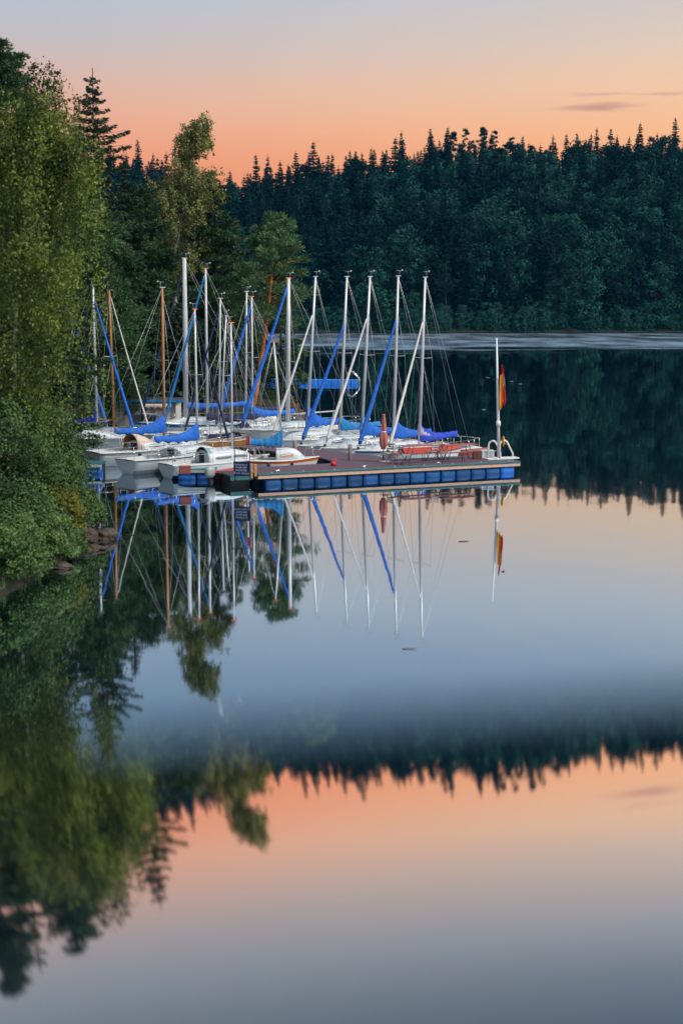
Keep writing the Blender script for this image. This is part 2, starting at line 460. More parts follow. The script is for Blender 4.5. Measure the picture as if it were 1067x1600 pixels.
L2(ro.outputs[0], gl.inputs['Roughness']); L2(vn.outputs[0], gl.inputs['Normal'])
df = N(t, 'ShaderNodeBsdfDiffuse'); df.inputs['Color'].default_value = (.004, .012, .014, 1)
lw = N(t, 'ShaderNodeLayerWeight', i_Blend=0.5)
rr = ramp(t, [(0.0, (.03,) * 3), (0.5, (.22,) * 3), (0.70, (.66,) * 3), (0.80, (.84,) * 3), (0.88, (.93,) * 3), (1.0, (1,) * 3)])
L2(lw.outputs['Facing'], rr.inputs[0])
mxs = N(t, 'ShaderNodeMixShader')
L2(rr.outputs[0], mxs.inputs[0]); L2(df.outputs[0], mxs.inputs[1]); L2(gl.outputs[0], mxs.inputs[2]); L2(mxs.outputs[0], o_.inputs[0])
mb = MB(); mb.add([(-2500, -1500, 0), (2500, -1500, 0), (2500, 3500, 0), (-2500, 3500, 0)], [(0, 1, 2, 3)])
tag(mb.build('water', wm), kind='structure')

# ------------------------------------------------------------------ terrain
rng = np.random.default_rng(7)
def vnoise(x, y, s, seed=0):
    x = np.asarray(x) / s; y = np.asarray(y) / s
    return (np.sin(x * 1.7 + seed) * np.cos(y * 1.3 + seed * 2.1) + np.sin(x * .83 + y * 1.1 + seed * 3) * .8 + np.sin(x * 3.1 - y * 2.3 + seed) * .35) / 2.1
SKYL = [(-500, 165), (-100, 200), (150, 238), (215, 238), (265, 262), (320, 292), (345, 290), (390, 276), (430, 268), (480, 258), (530, 248), (600, 238), (650, 226), (700, 212),
        (760, 215), (820, 224), (860, 228), (900, 208), (960, 216), (1010, 212), (1067, 206), (1300, 190), (1700, 185)]
YS, YR = 384.0, 560.0
def far_h(x, Y):
    px = 533.5 + F * x / YR
    yt = np.interp(px, [a for a, b in SKYL], [b for a, b in SKYL])
    ridge = CAM.z + (470 - yt) / F * YR - 20.0
    tt = np.clip((Y - YS) / (YR - YS), -.2, 1.25)
    prof = np.where(tt < 0, tt * .35, np.where(tt < 1, tt ** .85, 1 - (tt - 1) * .2))
    return ridge * prof + vnoise(x, Y, 22, 1) * 1.6 * np.clip(tt, 0, 1)
def grid(name, xs, ys, hf, m):
    X, Y = np.meshgrid(xs, ys); Z = hf(X, Y)
    V = np.stack([X, Y, Z], -1).reshape(-1, 3); nx = len(xs)
    fs = [(j * nx + i, j * nx + i + 1, (j + 1) * nx + i + 1, (j + 1) * nx + i) for j in range(len(ys) - 1) for i in range(nx - 1)]
    me = bpy.data.meshes.new(name); me.from_pydata(V.tolist(), [], fs); me.materials.append(m)
    me.polygons.foreach_set('use_smooth', [True] * len(fs)); me.update()
    return tag(link(name, me), kind='structure')
FLOOR = mat('forest_floor', (.016, .014, .009), .95, var=.5, vscale=.8, bump=.6, bscale=3)
grid('hill', np.linspace(-420, 520, 95), np.concatenate([np.linspace(366, 600, 48), np.linspace(640, 1100, 8)]), far_h, mat('far_forest_floor', (.005, .009, .008), .95, var=.4, vscale=.1))
SHORE = [(-60, -16), (10, -14), (30, -11), (39, -9.6), (43.5, -8.8), (46, -8.7), (49, -9.2), (52, -11.2), (60, -14.3), (75, -16.0), (86, -15.2), (89, -11), (92, -7.5), (96, -4.4), (100, -3.5),
         (110, -4.2), (131, -7.0), (160, -12), (200, -22), (260, -45), (330, -130), (420, -260)]
def bank_h(x, Y):
    xs = np.interp(Y, [a for a, b in SHORE], [b for a, b in SHORE])
    d = xs - x
    z = np.where(d > 0, .75 * (1 - np.exp(-d / .7)) + .17 * np.minimum(d, 70), d * .7)
    return np.maximum(z + vnoise(x, Y, 1.7, 4) * .16 + vnoise(x, Y, 6, 2) * .3 * np.clip(d / 4, 0, 1), -4)
grid('bank', np.concatenate([np.linspace(-320, -50, 28), np.linspace(-48, 2, 110)]), np.concatenate([np.linspace(-40, 34, 20), np.linspace(35, 112, 140), np.linspace(114, 380, 50)]), bank_h, FLOOR)

# ------------------------------------------------------------------ foliage generators
def unit(a):
    return a / (np.linalg.norm(a, axis=-1, keepdims=True) + 1e-9)
def leaves(C, size, g, aspect=.6, droop=0.0, dirs=None, nrm=None):
    """one small diamond per centre, random attitude"""
    n = len(C)
    u = unit(g.normal(size=(n, 3))) if dirs is None else unit(dirs + g.normal(size=(n, 3)) * .35)
    if droop: u[:, 2] -= droop; u = unit(u)
    if nrm is not None:
        nr = unit(unit(nrm) + g.normal(size=(n, 3)) * .38)
        if dirs is None: u = unit(np.cross(nr, g.normal(size=(n, 3))))
        w = unit(np.cross(nr, u))
    else:
        w = unit(np.cross(u, g.normal(size=(n, 3))))
    s = size * g.uniform(.65, 1.35, (n, 1))
    U = u * s; V = w * s * aspect
    return np.stack([C - U, C + V * .9 - U * .1, C + U, C - V * .9 - U * .1], 1)
def limb(mb, p0, p1, r0, r1, mi=0, seg=6, bend=0.0, g=None, n=4):
    p0 = np.array(p0, float); p1 = np.array(p1, float)
    off = (g.normal(size=3) * bend if g is not None else np.zeros(3))
    pts = []
    for k in range(n + 1):
        a = k / n
        pts.append(p0 + (p1 - p0) * a + off * math.sin(math.pi * a))
    mb.tube(pts, [r0 + (r1 - r0) * k / n for k in range(n + 1)], seg, mi)
    return np.array(pts)
def along(pts, a):
    a = max(0, min(.9999, a)) * (len(pts) - 1); i = int(a)
    return pts[i] + (pts[i + 1] - pts[i]) * (a - i)
def make_spruce(h, rad, g, dens=1.0, leaf=.3, airy=False, low=.04, trunk_r=None):
    mb = MB(); Q = []
    tr = trunk_r or h * .013
    tp = limb(mb, (0, 0, -.6), (g.normal() * .01 * h, g.normal() * .01 * h, h), tr, tr * .12, 0, 6, .0, g, 6)
    z = h * low
    while z < h * .985:
        a = z / h
        r = rad * (1 - a) ** .74 * (.84 + .16 * math.sin(a * 40)) + .015 * rad
        if airy: r = min(rad, .56 * (h - z) + .12) * (.85 + .15 * math.sin(z * 9))
        lf = leaf * max(.38, 1 - .62 * a ** 2)
        nb = max(4, int((7 if not airy else 6) * dens * (1 - .35 * a)))
        ph = g.uniform(0, 6.28)
        for k in range(nb):
            th = ph + 6.283 * k / nb + g.normal() * .25
            rr_ = r * (g.uniform(.62, 1.18) if not airy else g.uniform(.45, 1.2))
            zz = z + g.uniform(-.3, .3) * h * .03
            rise = .25 * rr_ * (a - .25)
            p0 = np.array([tp[0][0], tp[0][1], zz]); p0[:2] = along(tp, (zz + .6) / (h + .6))[:2]
            dirv = np.array([math.cos(th), math.sin(th), 0])
            m = max(2, int(rr_ / (lf * .55)))
            ss = np.linspace(.12, 1, m)
            pts = p0 + dirv * (ss * rr_)[:, None]
            pts[:, 2] += rise * ss - .32 * rr_ * ss ** 1.2 * (1 - a) + .26 * rr_ * np.maximum(0, ss - .62)
            if airy:
                limb(mb, p0, pts[-1] - dirv * .1 * rr_, .035 * (1 - a) + .012, .006, 0, 4, 0, None, 3)
            side = np.array([-math.sin(th), math.cos(th), 0])
            reps = max(1, int(round((5 if airy else 4) * dens)))
            C = np.repeat(pts, reps, 0)
            sv = np.repeat(ss, reps)
            lat = g.uniform(-1, 1, len(C)) * .36 * rr_ * (1.05 - sv) + g.normal(size=len(C)) * leaf * .3
            C = C + side * lat[:, None]
            C[:, 2] -= np.abs(lat) * .25 + g.uniform(0, lf * (.8 if not airy else 1.6), len(C))
            D = dirv * .8 + side * np.sign(lat)[:, None] * .7 + np.array([0, 0, -.35])
            Q.append(leaves(C, lf, g, .42 if not airy else .32, 0, D, None if airy else dirv * .8 + side * np.sign(lat)[:, None] * .3 + np.array([0, 0, .8])))
        z += h * (.029 if not airy else .036) * g.uniform(.8, 1.2) / dens ** .5
    C = np.array([[tp[-1][0], tp[-1][1], h - .1 - .35 * leaf * i] for i in range(5)])
    Q.append(leaves(C, leaf * .5, g, .22, 0, np.tile([0, 0, 1.0], (5, 1))))
    return np.concatenate(Q), mb
def make_pine(h, rad, g, crown_from=.35, leaf=.22, clumps=60, per=55, lean=(0, 0), trunk_r=None, flat=.55, branches=True, top_pow=.6):
    mb = MB(); Q = []
    tr = trunk_r or h * .013
    tp = limb(mb, (0, 0, -.6), (lean[0], lean[1], h * .97), tr, tr * .25, 0, 8, .02 * h, g, 8)
    for k in range(clumps):
        a = crown_from + (1 - crown_from) * (g.uniform(0, 1) ** .8)
        b = (a - crown_from) / (1 - crown_from)
        prof = (max(.0, 1 - b) ** top_pow) * min(1, .45 + b * 2.2) + .12
        th = g.uniform(0, 6.28)
        rr_ = rad * prof * g.uniform(.35, 1.05)
        base = along(tp, max(0, a - .05))
        c = along(tp, a) + np.array([math.cos(th) * rr_, math.sin(th) * rr_, g.uniform(-.02, .05) * h])
        if branches and g.uniform() < .75:
            limb(mb, base, c, tr * .28 * (1.1 - a), .012, 0, 4, .15, g, 3)
        cr_ = rad * g.uniform(.20, .36) * (1.15 - .5 * b)
        P = unit(g.normal(size=(per, 3))) * (g.uniform(0, 1, (per, 1)) ** .45) * cr_
        P[:, 2] *= flat
        D = P * 1.0 + np.array([0, 0, .35 * cr_])
        Q.append(leaves(c + P, leaf, g, .28, 0, unit(D), P + g.normal(size=P.shape) * cr_ * .4 + np.array([0, 0, .3 * cr_])))
    return np.concatenate(Q), mb
def make_broad(h, rad, g, leaf=.4, clumps=55, per=40, low=.12, trunk_r=None, spread=1.0):
    mb = MB(); Q = []
    tr = trunk_r or h * .015
    tp = limb(mb, (0, 0, -.6), (g.normal() * .03 * h, g.normal() * .03 * h, h * .86), tr, tr * .2, 0, 6, .03 * h, g, 5)
    for k in range(clumps):
        b = g.uniform(0, 1)
        z = h * (low + (1 - low) * b) * .95
        prof = math.sin(math.pi * (0.12 + .80 * b) ** .85) ** .7
        th = g.uniform(0, 6.28); rr_ = rad * prof * (g.uniform(.15, 1) ** .5) * spread
        c = np.array([math.cos(th) * rr_, math.sin(th) * rr_, z]) + np.array([tp[-1][0] * b, tp[-1][1] * b, 0])
        if k % 3 == 0:
            limb(mb, along(tp, max(.1, b * .8 - .1)), c, tr * .3, .015, 0, 4, .2, g, 3)
        cr_ = rad * g.uniform(.22, .40)
        P = unit(g.normal(size=(per, 3)))
        P *= (g.uniform(.0, 1, (per, 1)) ** .3) * cr_
        P[:, 2] = P[:, 2] * .75
        Q.append(leaves(c + P, leaf, g, .6, 0, None, P + np.array([0, 0, .25 * cr_])))
    return np.concatenate(Q), mb
def make_birch(path, hang, g, leaf=.06, n_limb=36, strands=16, per=26, rad=3.0, from_=.22, trunk_r=.17, strand_len=2.2, top_taper=.9, lens=None, prof=None):
    """path: trunk points; limbs rise and arch, thin strands of leaves hang from them"""
    mb = MB(); Q = []
    tp = np.array(path, float); n = len(tp)
    mb.tube(tp, [trunk_r * (1 - .93 * k / (n - 1)) for k in range(n)], 8, 0)
    for k in range(n_limb):
        a = from_ + (1 - from_) * ((k + g.uniform(0, 1)) / n_limb)
        b = (a - from_) / (1 - from_)
        th = g.uniform(0, 6.28)
        pr = prof(b) if prof else (math.sin(math.pi * (.18 + .76 * b)) ** .8)
        rr_ = rad * pr * g.uniform(.55, 1.1)
        p0 = along(tp, a)
        p1 = p0 + np.array([math.cos(th) * rr_, math.sin(th) * rr_, rr_ * g.uniform(.25, .8)])
        pts = limb(mb, p0, p1, trunk_r * .34 * (1.1 - a), .008, 1, 5, .25, g, 5)
        for s in range(strands):
            q = along(pts, g.uniform(.18, 1.0)) + g.normal(size=3) * .16 * min(1.6, rr_)
            ln = strand_len * g.uniform(.25, 1.0) * hang
            m = int(per * g.uniform(.6, 1.2))
            tt = g.uniform(0, 1, m) ** .9
            sway = g.normal(size=3) * .18; sway[2] = 0
            C = q + sway * tt[:, None] * ln + g.normal(size=(m, 3)) * np.array([.11, .11, .05])
            C[:, 2] -= tt * ln - .2
            Q.append(leaves(C, leaf, g, .7, .5))
    return np.concatenate(Q), mb
def tree(name, label, cat, loc, data, lm, bm, group=None, rz=0):
    Q, mb = data
    e = empty(name, loc, rz, label, cat, group)
    mb.build('trunk', bm, e)
    link('crown', quads_mesh('crown', Q, [lm]), e)
    return e

# ------------------------------------------------------------------ far forest
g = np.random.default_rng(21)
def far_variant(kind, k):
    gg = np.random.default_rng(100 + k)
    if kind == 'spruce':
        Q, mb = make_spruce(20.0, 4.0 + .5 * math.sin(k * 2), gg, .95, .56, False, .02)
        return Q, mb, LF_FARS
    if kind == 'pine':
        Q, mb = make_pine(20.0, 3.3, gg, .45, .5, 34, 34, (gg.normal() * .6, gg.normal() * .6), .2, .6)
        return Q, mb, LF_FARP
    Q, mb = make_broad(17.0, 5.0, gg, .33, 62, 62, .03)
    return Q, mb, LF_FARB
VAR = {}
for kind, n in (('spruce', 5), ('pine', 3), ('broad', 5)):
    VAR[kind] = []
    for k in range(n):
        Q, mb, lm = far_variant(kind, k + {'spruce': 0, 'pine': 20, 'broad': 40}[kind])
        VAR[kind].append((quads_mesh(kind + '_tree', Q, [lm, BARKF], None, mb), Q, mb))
spots = []
ys = 387.0
row = 0
while ys < 592:
    step = 7.2 + (ys - 387) * .008
    xs = np.arange(-130 + (row % 2) * step * .5, 215, step)
    for x in xs:
        xx = x + g.normal() * 1.4; yy = ys + g.normal() * 1.6
        if yy < 386: yy = 386 + g.uniform(0, 1.5)
        px = 533.5 + F * xx / yy
        if px < 120 or px > 1330: continue
        spots.append((xx, yy, px))
    ys += step * .93; row += 1
def kind_at(x, y, px):
    ridge = (y - YS) / (YR - YS)
    v = vnoise(x, y, 17, 5) + g.normal() * .35
    if ridge > .8:
        w = [.86, .09, .05] if px < 690 or px > 860 else [.62, .28, .10]
    elif px < 560:
        w = [.86, .06, .08] if v < .55 else [.45, .05, .5]
    else:
        w = [.62, .08, .30] if v < -.1 else [.20, .05, .75]
    return g.choice(['spruce', 'pine', 'broad'], p=w)
info = []
for (x, y, px) in spots:
    kd = kind_at(x, y, px)
    sc = g.uniform(.80, 1.32) * (1.12 if kd == 'spruce' else 1.08)
    if (y - YS) / (YR - YS) > .8: sc = g.uniform(.72, 1.12)
    if y < 391: sc *= g.uniform(.55, .95)
    z = float(far_h(x, y))
    pot = (1.0 if 330 < px < 1095 else 0.0) * (sc * 20 / y) * (1.0 if y < 470 else .55)
    info.append([pot, kd, x, y, z, sc, g.uniform(0, 6.28), g.integers(0, 99)])
n_up = len(info)
for k in range(330):                                    # low bushes closing the edge of the wood
    x = g.uniform(-60, 110); y = 383.2 + abs(g.normal()) * 2.5; px = 533.5 + F * x / y
    info.append([0, 'broad', x, y, float(far_h(x, y)) - .3, g.uniform(.16, .42), g.uniform(0, 6.28), g.integers(0, 99)])
order = sorted(range(len(info)), key=lambda i: -info[i][0])
solo = set(order[:292])
FARN = {'spruce': ('spruce_tree', 'dark spruce among the trees on the far hillside across the lake'),
        'pine': ('pine_tree', 'dark pine among the trees on the far hillside across the lake'),
        'broad': ('broadleaf_tree', 'round crowned broadleaf tree on the far hillside across the lake')}
rest_v = []; rest_f = []; rest_m = []; rest_wood = MB()
restQ = []; restM = []; restT = []
for i, (pot, kd, x, y, z, sc, rz, vi) in enumerate(info):
    me, Q, mb = VAR[kd][int(vi) % len(VAR[kd])]
    zs = sc * (1.0 if kd != 'spruce' else 1 + .12 * math.sin(i))
    if i in solo:
        o = link(FARN[kd][0], me, None, (x, y, z - .2))
        o.rotation_euler = (0, 0, rz); o.scale = (sc, sc, zs)
        tag(o, FARN[kd][1], 'tree', {'spruce': 'spruces on the far hillside', 'pine': 'pines on the far hillside', 'broad': 'broadleaf trees on the far hillside'}[kd])
    else:
        c, s_ = math.cos(rz), math.sin(rz)
        Rm = np.array([[c * sc, -s_ * sc, 0], [s_ * sc, c * sc, 0], [0, 0, zs]])
        q = Q[::2] if len(Q) > 1400 else Q
        if q is not Q:                                   # thinner but larger sprays further back
            ctr = q.mean(1, keepdims=True); q = ctr + (q - ctr) * 1.35
        restQ.append(q @ Rm.T + np.array([x, y, z - .2]))
        restM.append(np.full(len(q), {'spruce': 0, 'pine': 1, 'broad': 2}[kd])); restT.append(np.full(len(q), g.uniform(-.35, .40)))
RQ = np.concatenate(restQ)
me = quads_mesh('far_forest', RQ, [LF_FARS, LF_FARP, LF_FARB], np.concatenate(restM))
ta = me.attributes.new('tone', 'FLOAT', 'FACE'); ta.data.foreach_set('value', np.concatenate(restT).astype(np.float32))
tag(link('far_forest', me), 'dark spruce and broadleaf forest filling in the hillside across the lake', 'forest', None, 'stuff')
print('far trees', len(info), 'rest quads', len(RQ))

# ------------------------------------------------------------------ trees on the near bank
def gz(x, y):
    return float(bank_h(np.array([x]), np.array([y]))[0])
def put(px, Y, ztop_px):
    """ground point under image column px at distance Y, and the height that reaches image row ztop_px"""
    x = at_Y(px, 470, Y).x
    z = gz(x, Y)
    return (x, Y, z), at_Y(px, ztop_px, Y).z - z
gg = np.random.default_rng(5)
# tall pine behind the birches, upper left corner
loc, h = put(18, 66, 72)
tree('pine_tree', 'tall dark pine rising above the birches in the upper left corner', 'tree', loc,
     make_pine(h, 2.7, gg, .40, .13, 170, 170, (0, 0), .26, .45), LF_PINE, BARKD)
# airy birch top
loc, h = put(62, 58, 92)
P = [(0, 0, -.5), (.1, 0, h * .35), (-.1, .1, h * .6), (.35, 0, h * .8), (.5, 0, h * .97)]
tree('birch_tree', 'slim birch with an airy dark top against the sky beside the tall pine', 'tree', loc,
     make_birch(P, 1.0, gg, .060, 56, 10, 22, 1.9, .16, .12, 1.6, prof=lambda b: .42 + .58 * (1 - b) ** .6), LF_BIRCH_BACKLIT, [BARKB, BARKD])
# the big weeping birch in front
loc, h = put(10, 46, 190)
P = [(0, 0, -.5), (.12, 0, h * .2), (.22, 0, h * .45), (.5, 0, h * .7), (.75, 0, h * .9), (.9, 0, h * 1.0)]
tree('birch_tree', 'big weeping birch with yellow green hanging foliage on the left bank', 'tree', loc,
     make_birch(P, 1.0, gg, .050, 76, 19, 54, 3.2, .25, .10, 2.6, prof=lambda b: .42 + .58 * math.sin(math.pi * min(1, .3 + .62 * b)) * (1 - .70 * max(0, b - .5) / .5)), LF_BIRCH, [BARKB, BARKD])
# silhouetted spruce
loc, h = put(150, 90, 106)
tree('spruce_tree', 'tall open spruce standing out dark against the sky on the left', 'tree', loc,
     make_spruce(h, 3.0, gg, 1.5, .20, True, .10, .17), LF_SPR, BARKD)
# dark pines and spruces crowding behind the masts
for px, Y, top, rad, kind, lab in ((196, 96, 236, 2.9, 's', 'dense dark spruce to the right of the open spruce, behind the wooden masts'),
                                   (232, 98, 296, 3.3, 'p', 'dark pine left of the leaning birch, over the white hut'),
                                   (176, 88, 330, 3.0, 'p', 'dark low pine beside the weeping birch foliage, behind the leftmost mast'),
                                   (262, 106, 330, 3.1, 'p', 'dark pine standing just behind the leaning birch'),
                                   (338, 104, 278, 3.0, 'p', 'green pine right of the leaning birch with layered boughs'),
                                   (362, 112, 380, 2.6, 's', 'dark spruce between the layered pine and the orange trunked pine'),
                                   (226, 92, 420, 2.5, 's', 'short dark spruce right behind the white hut'),
                                   (316, 99, 450, 2.6, 'p', 'small bushy pine behind the tallest white masts'),
                                   (140, 98, 262, 3.6, 's', 'dense dark spruce behind the right edge of the weeping birch'),
                                   (120, 84, 300, 3.4, 'p', 'broad dark pine mostly hidden behind the weeping birch'),
                                   (215, 108, 318, 3.8, 'p', 'broad dark pine filling the gap between the tall spruce and the leaning birch'),
                                   (300, 116, 300, 3.6, 's', 'dark spruce directly behind the leaning birch trunk'),
                                   (350, 124, 330, 3.2, 's', 'dark spruce at the back, right of the layered pine'),
                                   (160, 93, 440, 3.0, 'p', 'low dark pine between the two leftmost masts'),
                                   (250, 110, 395, 3.4, 'p', 'bushy dark pine behind the second wooden mast'),
                                   (-70, 54, 70, 3.0, 's', 'dense dark spruce just left of the weeping birch, mirrored in the coping'),
                                   (-130, 66, 45, 3.4, 's', 'broad dark spruce left of the birches, mirrored in the coping corner'),
                                   (-15, 72, 84, 3.0, 's', 'dark spruce tucked behind the tall pine at the left edge'),
                                   (-45, 62, 40, 2.6, 's', 'tall dark spruce beyond the left end of the birches, mirrored in the coping'),
                                   (-95, 58, 30, 2.8, 'p', 'tall dark pine to the left of the birches, mirrored low in the coping'),
                                   (-160, 60, 20, 2.8, 's', 'tall dark spruce furthest to the left, mirrored in the corner of the coping'),
                                   (-30, 52, 160, 2.2, 'p', 'bushy pine at the left edge next to the weeping birch trunk'),
                                   (60, 70, 240, 3.4, 's', 'dark spruce buried behind the birches at the left'),
                                   (380, 120, 470, 2.6, 'p', 'low pine behind the leaning orange trunk'),
                                   (276, 93, 470, 2.3, 's', 'small dark spruce behind the second wooden mast')):
    loc, h = put(px, Y, top)
    if kind == 's':
        tree('spruce_tree', lab, 'tree', loc, make_spruce(h, rad, gg, 1.3, .19, False, .04, .18), LF_SPR, BARKD)
    else:
        tree('pine_tree', lab, 'tree', loc, make_pine(h, rad, gg, .06, .15, 210, 150, (gg.normal() * .4, 0), .2, .42), LF_PINE, BARKD)
# the birch with a white trunk leaning right
loc, h = put(268, 101, 192)
dx = (318 - 268) / F * 101
P = [(0, 0, -.5), (.12 * dx, 0, h * .3), (.1 * dx, 0, h * .5), (.45 * dx, 0, h * .7), (.62 * dx, 0, h * .84), (1.0 * dx, 0, h * .985)]
tree('birch_tree', 'birch with a leaning white trunk and a separate tuft of leaves at its top', 'tree', loc,
     make_birch(P, .8, gg, .080, 78, 14, 30, 3.4, .28, .21, 1.45,
                prof=lambda b: .62 + .45 * math.sin(math.pi * b / .6) if b < .6 else (.14 if b < .74 else .50 * (1 - .4 * (b - .74) / .26))), LF_BIRCH2, [BARKB, BARKD])
# the pine with an orange trunk
loc, h = put(392, 97, 336)
dx = (432 - 392) / F * 97
Q, mb = make_pine(h, 2.75, gg, .46, .13, 120, 190, (dx, .3), .19, .5, True, .55)
tree('pine_tree', 'pine with a bare leaning orange trunk at the end of the wooded bank', 'tree', loc, (Q, mb), LF_PINEL, BARKO)
loc, h = put(440, 106, 420)
tree('pine_tree', 'low bushy pine at the bank edge beneath the orange trunked pine', 'tree', loc,
     make_pine(h, 2.0, gg, .06, .14, 90, 150, (0, 0), .14, .5), LF_PINE, BARKD)
# young pine reaching in front of the leftmost mast
loc, h = put(98, 57, 500)
tree('pine_tree', 'young pine poking its boughs out of the weeping birch in front of the leftmost mast', 'tree', loc,
     make_pine(h, 1.9, gg, .40, .09, 50, 190, (.2, 0), .1, .32, True, .3), LF_PINE, BARKD)

# shrubs on the near bank
def make_shrub(rx, ry, rz, g, leaf, clumps, per):
    mb = MB(); Q = []
    for k in range(7):
        th = g.uniform(0, 6.28)
        limb(mb, (g.normal() * .12, g.normal() * .12, -.25), (math.cos(th) * rx * .6, math.sin(th) * ry * .6, rz * g.uniform(.9, 1.6)), .035, .008, 0, 5, .12, g, 4)
    for k in range(clumps):
        d = unit(g.normal(size=3)); d[2] = abs(d[2]) * 1.0 - .10
        c = d * np.array([rx, ry, rz * 1.55]) * g.uniform(.35, 1.0) ** .6 + np.array([0, 0, rz * .25])
        cr_ = g.uniform(.20, .42) * (rx + rz) * .5
        P_ = unit(g.normal(size=(per, 3))) * (g.uniform(0, 1, (per, 1)) ** .4) * cr_
        Q.append(leaves(c + P_, leaf, g, .62, 0, None, P_ + d * cr_ * .8 + g.normal(size=P_.shape) * cr_ * .45))
    return np.concatenate(Q), mb
for px, Y, py, rx, rz, lm, lab in (
        (30, 50, 690, 2.3, 2.1, LF_ALDER, 'tall leafy alder bush under the weeping birch at the left edge'),
        (84, 51, 690, 1.25, 1.5, LF_ALDER, 'leafy alder bush right beside the white hut railings'),
        (70, 47.5, 765, 1.7, 1.5, LF_ALDER, 'broad green alder bush midway down the left bank'),
        (110, 48.8, 792, .95, .95, LF_ALDER, 'rounded green bush jutting out over the water towards the boats'),
        (12, 45.6, 800, 1.5, 1.4, LF_ALDER, 'dark green bush at the left edge above the muddy bank'),
        (88, 46.4, 830, 1.0, .9, LF_ALDER2, 'yellowing low bush behind the brown rocks'),
        (50, 44.2, 850, 1.2, 1.0, LF_ALDER, 'low green bush overhanging the bank near the bottom left'),
        (102, 45.0, 872, .75, .5, LF_ALDER, 'small low bush beside the near brown rock'),
        (10, 42.0, 878, 1.15, .95, LF_ALDER, 'small green bush lowest on the left bank'),
        (14, 45.2, 655, 1.15, 1.1, LF_ALDER, 'upright leafy bush hiding the foot of the weeping birch trunk'),
        (60, 43.2, 890, .9, .7, LF_ALDER, 'low bush trailing its leaves in the water left of the rocks'),
        (28, 41.2, 905, .95, .75, LF_ALDER, 'low bush hanging over the muddy edge at the bottom of the bank'),
        (-8, 40.2, 915, 1.1, .8, LF_ALDER, 'low dark bush cut off by the left edge at the waterline'),
        (84, 44.6, 880, .6, .5, LF_ALDER, 'low bush between the rocks and the trailing bush'),
        (150, 49.5, 797, .45, .5, LF_ALDER, 'small sprig of leaves reaching furthest over the water above the rocks')):
    x = at_Y(px, py, Y).x
    z = max(gz(x, Y), .1)
    zc = at_Y(px, py, Y).z
    z0 = max(z, zc - rz * .9) if zc > z else z
    e = empty('shrub', (x, Y, z0), gg.uniform(0, 6), lab, 'shrub', 'leafy bushes on the near bank')
    Q, mb = make_shrub(rx, rx, rz, gg, .052, int(60 * (rx + .3)), 110)
    if z0 > z + .05:
        mb.tube([(0, 0, z - z0 - .2), (0, 0, .3)], [.05, .035], 6, 0)
    mb.build('stems', BARKD, e)
    link('foliage', quads_mesh('foliage', Q, [lm]), e)
for px, py, Y, r, lab in ((452, 652, 99, .95, 'rust brown bush at the water edge below the orange trunked pine'),
                          (412, 640, 98, .8, 'brown dry bush behind the masts at the foot of the pines')):
    x = at_Y(px, py, Y).x; z = max(.1, at_Y(px, py, Y).z - r * .8)
    e = empty('shrub', (x, Y, z), 0, lab, 'shrub', 'brown bushes at the marina bank')
    Q, mb = make_shrub(r, r, r * .8, gg, .09, 30, 70)
    mb.build('stems', BARKD, e); link('foliage', quads_mesh('foliage', Q, [LF_DEAD]), e)
# reeds and grass along the water line
Q = []
for k in range(3400):
    Y = gg.uniform(38, 54) if k < 1400 else gg.uniform(86, 128)
    xs_ = float(np.interp(Y, [a for a, b in SHORE], [b for a, b in SHORE])) - abs(gg.normal()) * .8 + .05
    z = gz(xs_, Y)
    hgt = gg.uniform(.15, .5); an = gg.uniform(0, 6.28); w = .014 if k < 1400 else .03
    b = np.array([xs_, Y, z - .03]); tpt = b + np.array([gg.normal() * .12, gg.normal() * .12, hgt])
    sd_ = np.array([math.cos(an), math.sin(an), 0]) * w
    Q.append(np.stack([b - sd_, b + sd_, tpt + sd_ * .15, tpt - sd_ * .15]))
tag(link('grass', quads_mesh('grass', np.array(Q), [LF_ALDER])), 'thin grass growing along the muddy water edge', 'grass', None, 'stuff')
# rocks at the point
def rock(name, label, c, d, seed, rz=0, group='brown rocks at the point'):
    r_ = np.random.default_rng(seed)
    mb = MB(); nu, nv = 40, 22; rings = []
    ph = r_.uniform(0, 6.28, 8); planes = [v_ / np.linalg.norm(v_) for v_ in r_.normal(size=(9, 3))]
    for j in range(nv + 1):
        v = math.pi * j / nv; ring = []
        for i in range(nu):
            u = 2 * math.pi * i / nu
            p = np.array([math.sin(v) * math.cos(u), math.sin(v) * math.sin(u), math.cos(v)])
            k = 1 + .13 * math.sin(3 * p[0] + ph[0]) + .12 * math.sin(4 * p[1] + ph[1] + 2 * p[2]) + .09 * math.sin(7 * p[2] + ph[2] + 3 * p[0]) + .05 * math.sin(11 * p[0] + ph[3] + 9 * p[1])
            for fn in planes: k = min(k, .92 / max(.25, float(np.dot(p, fn))) if np.dot(p, fn) > .3 else k)
            ring.append(tuple(p * k * np.array(d) / 2))
        rings.append(ring)
    mb.loft(rings, 0, True, False)
    o = mb.build(name, ROCK); o.location = c; o.rotation_euler = (0, 0, rz)
    return tag(o, label, 'rock', group)
def wp(px, py, z=0): return at_z(px, py, z)
p = wp(162, 842); rock('rock', 'largest brown rock, its smooth nose pointing out over the water', (p.x, p.y, .12), (1.05, .65, .5), 3, .15)
p = wp(140, 848); rock('rock', 'angular brown rock wedged between the largest rock and the bushes', (p.x - .1, p.y + .1, .2), (.7, .6, .62), 5, .7)
p = wp(146, 858); rock('rock', 'low dark wet rock in front of the largest brown rock', (p.x, p.y, .0), (.95, .5, .30), 8, -.35)
p = wp(98, 888); rock('rock', 'muddy brown rock at the water edge under the low bush', (p.x, p.y, .04), (.6, .45, .32), 11, .4)
p = wp(122, 868); rock('rock', 'small brown rock half under the leaves beside the low bush', (p.x - .1, p.y, .06), (.55, .45, .36), 14, 1.2)
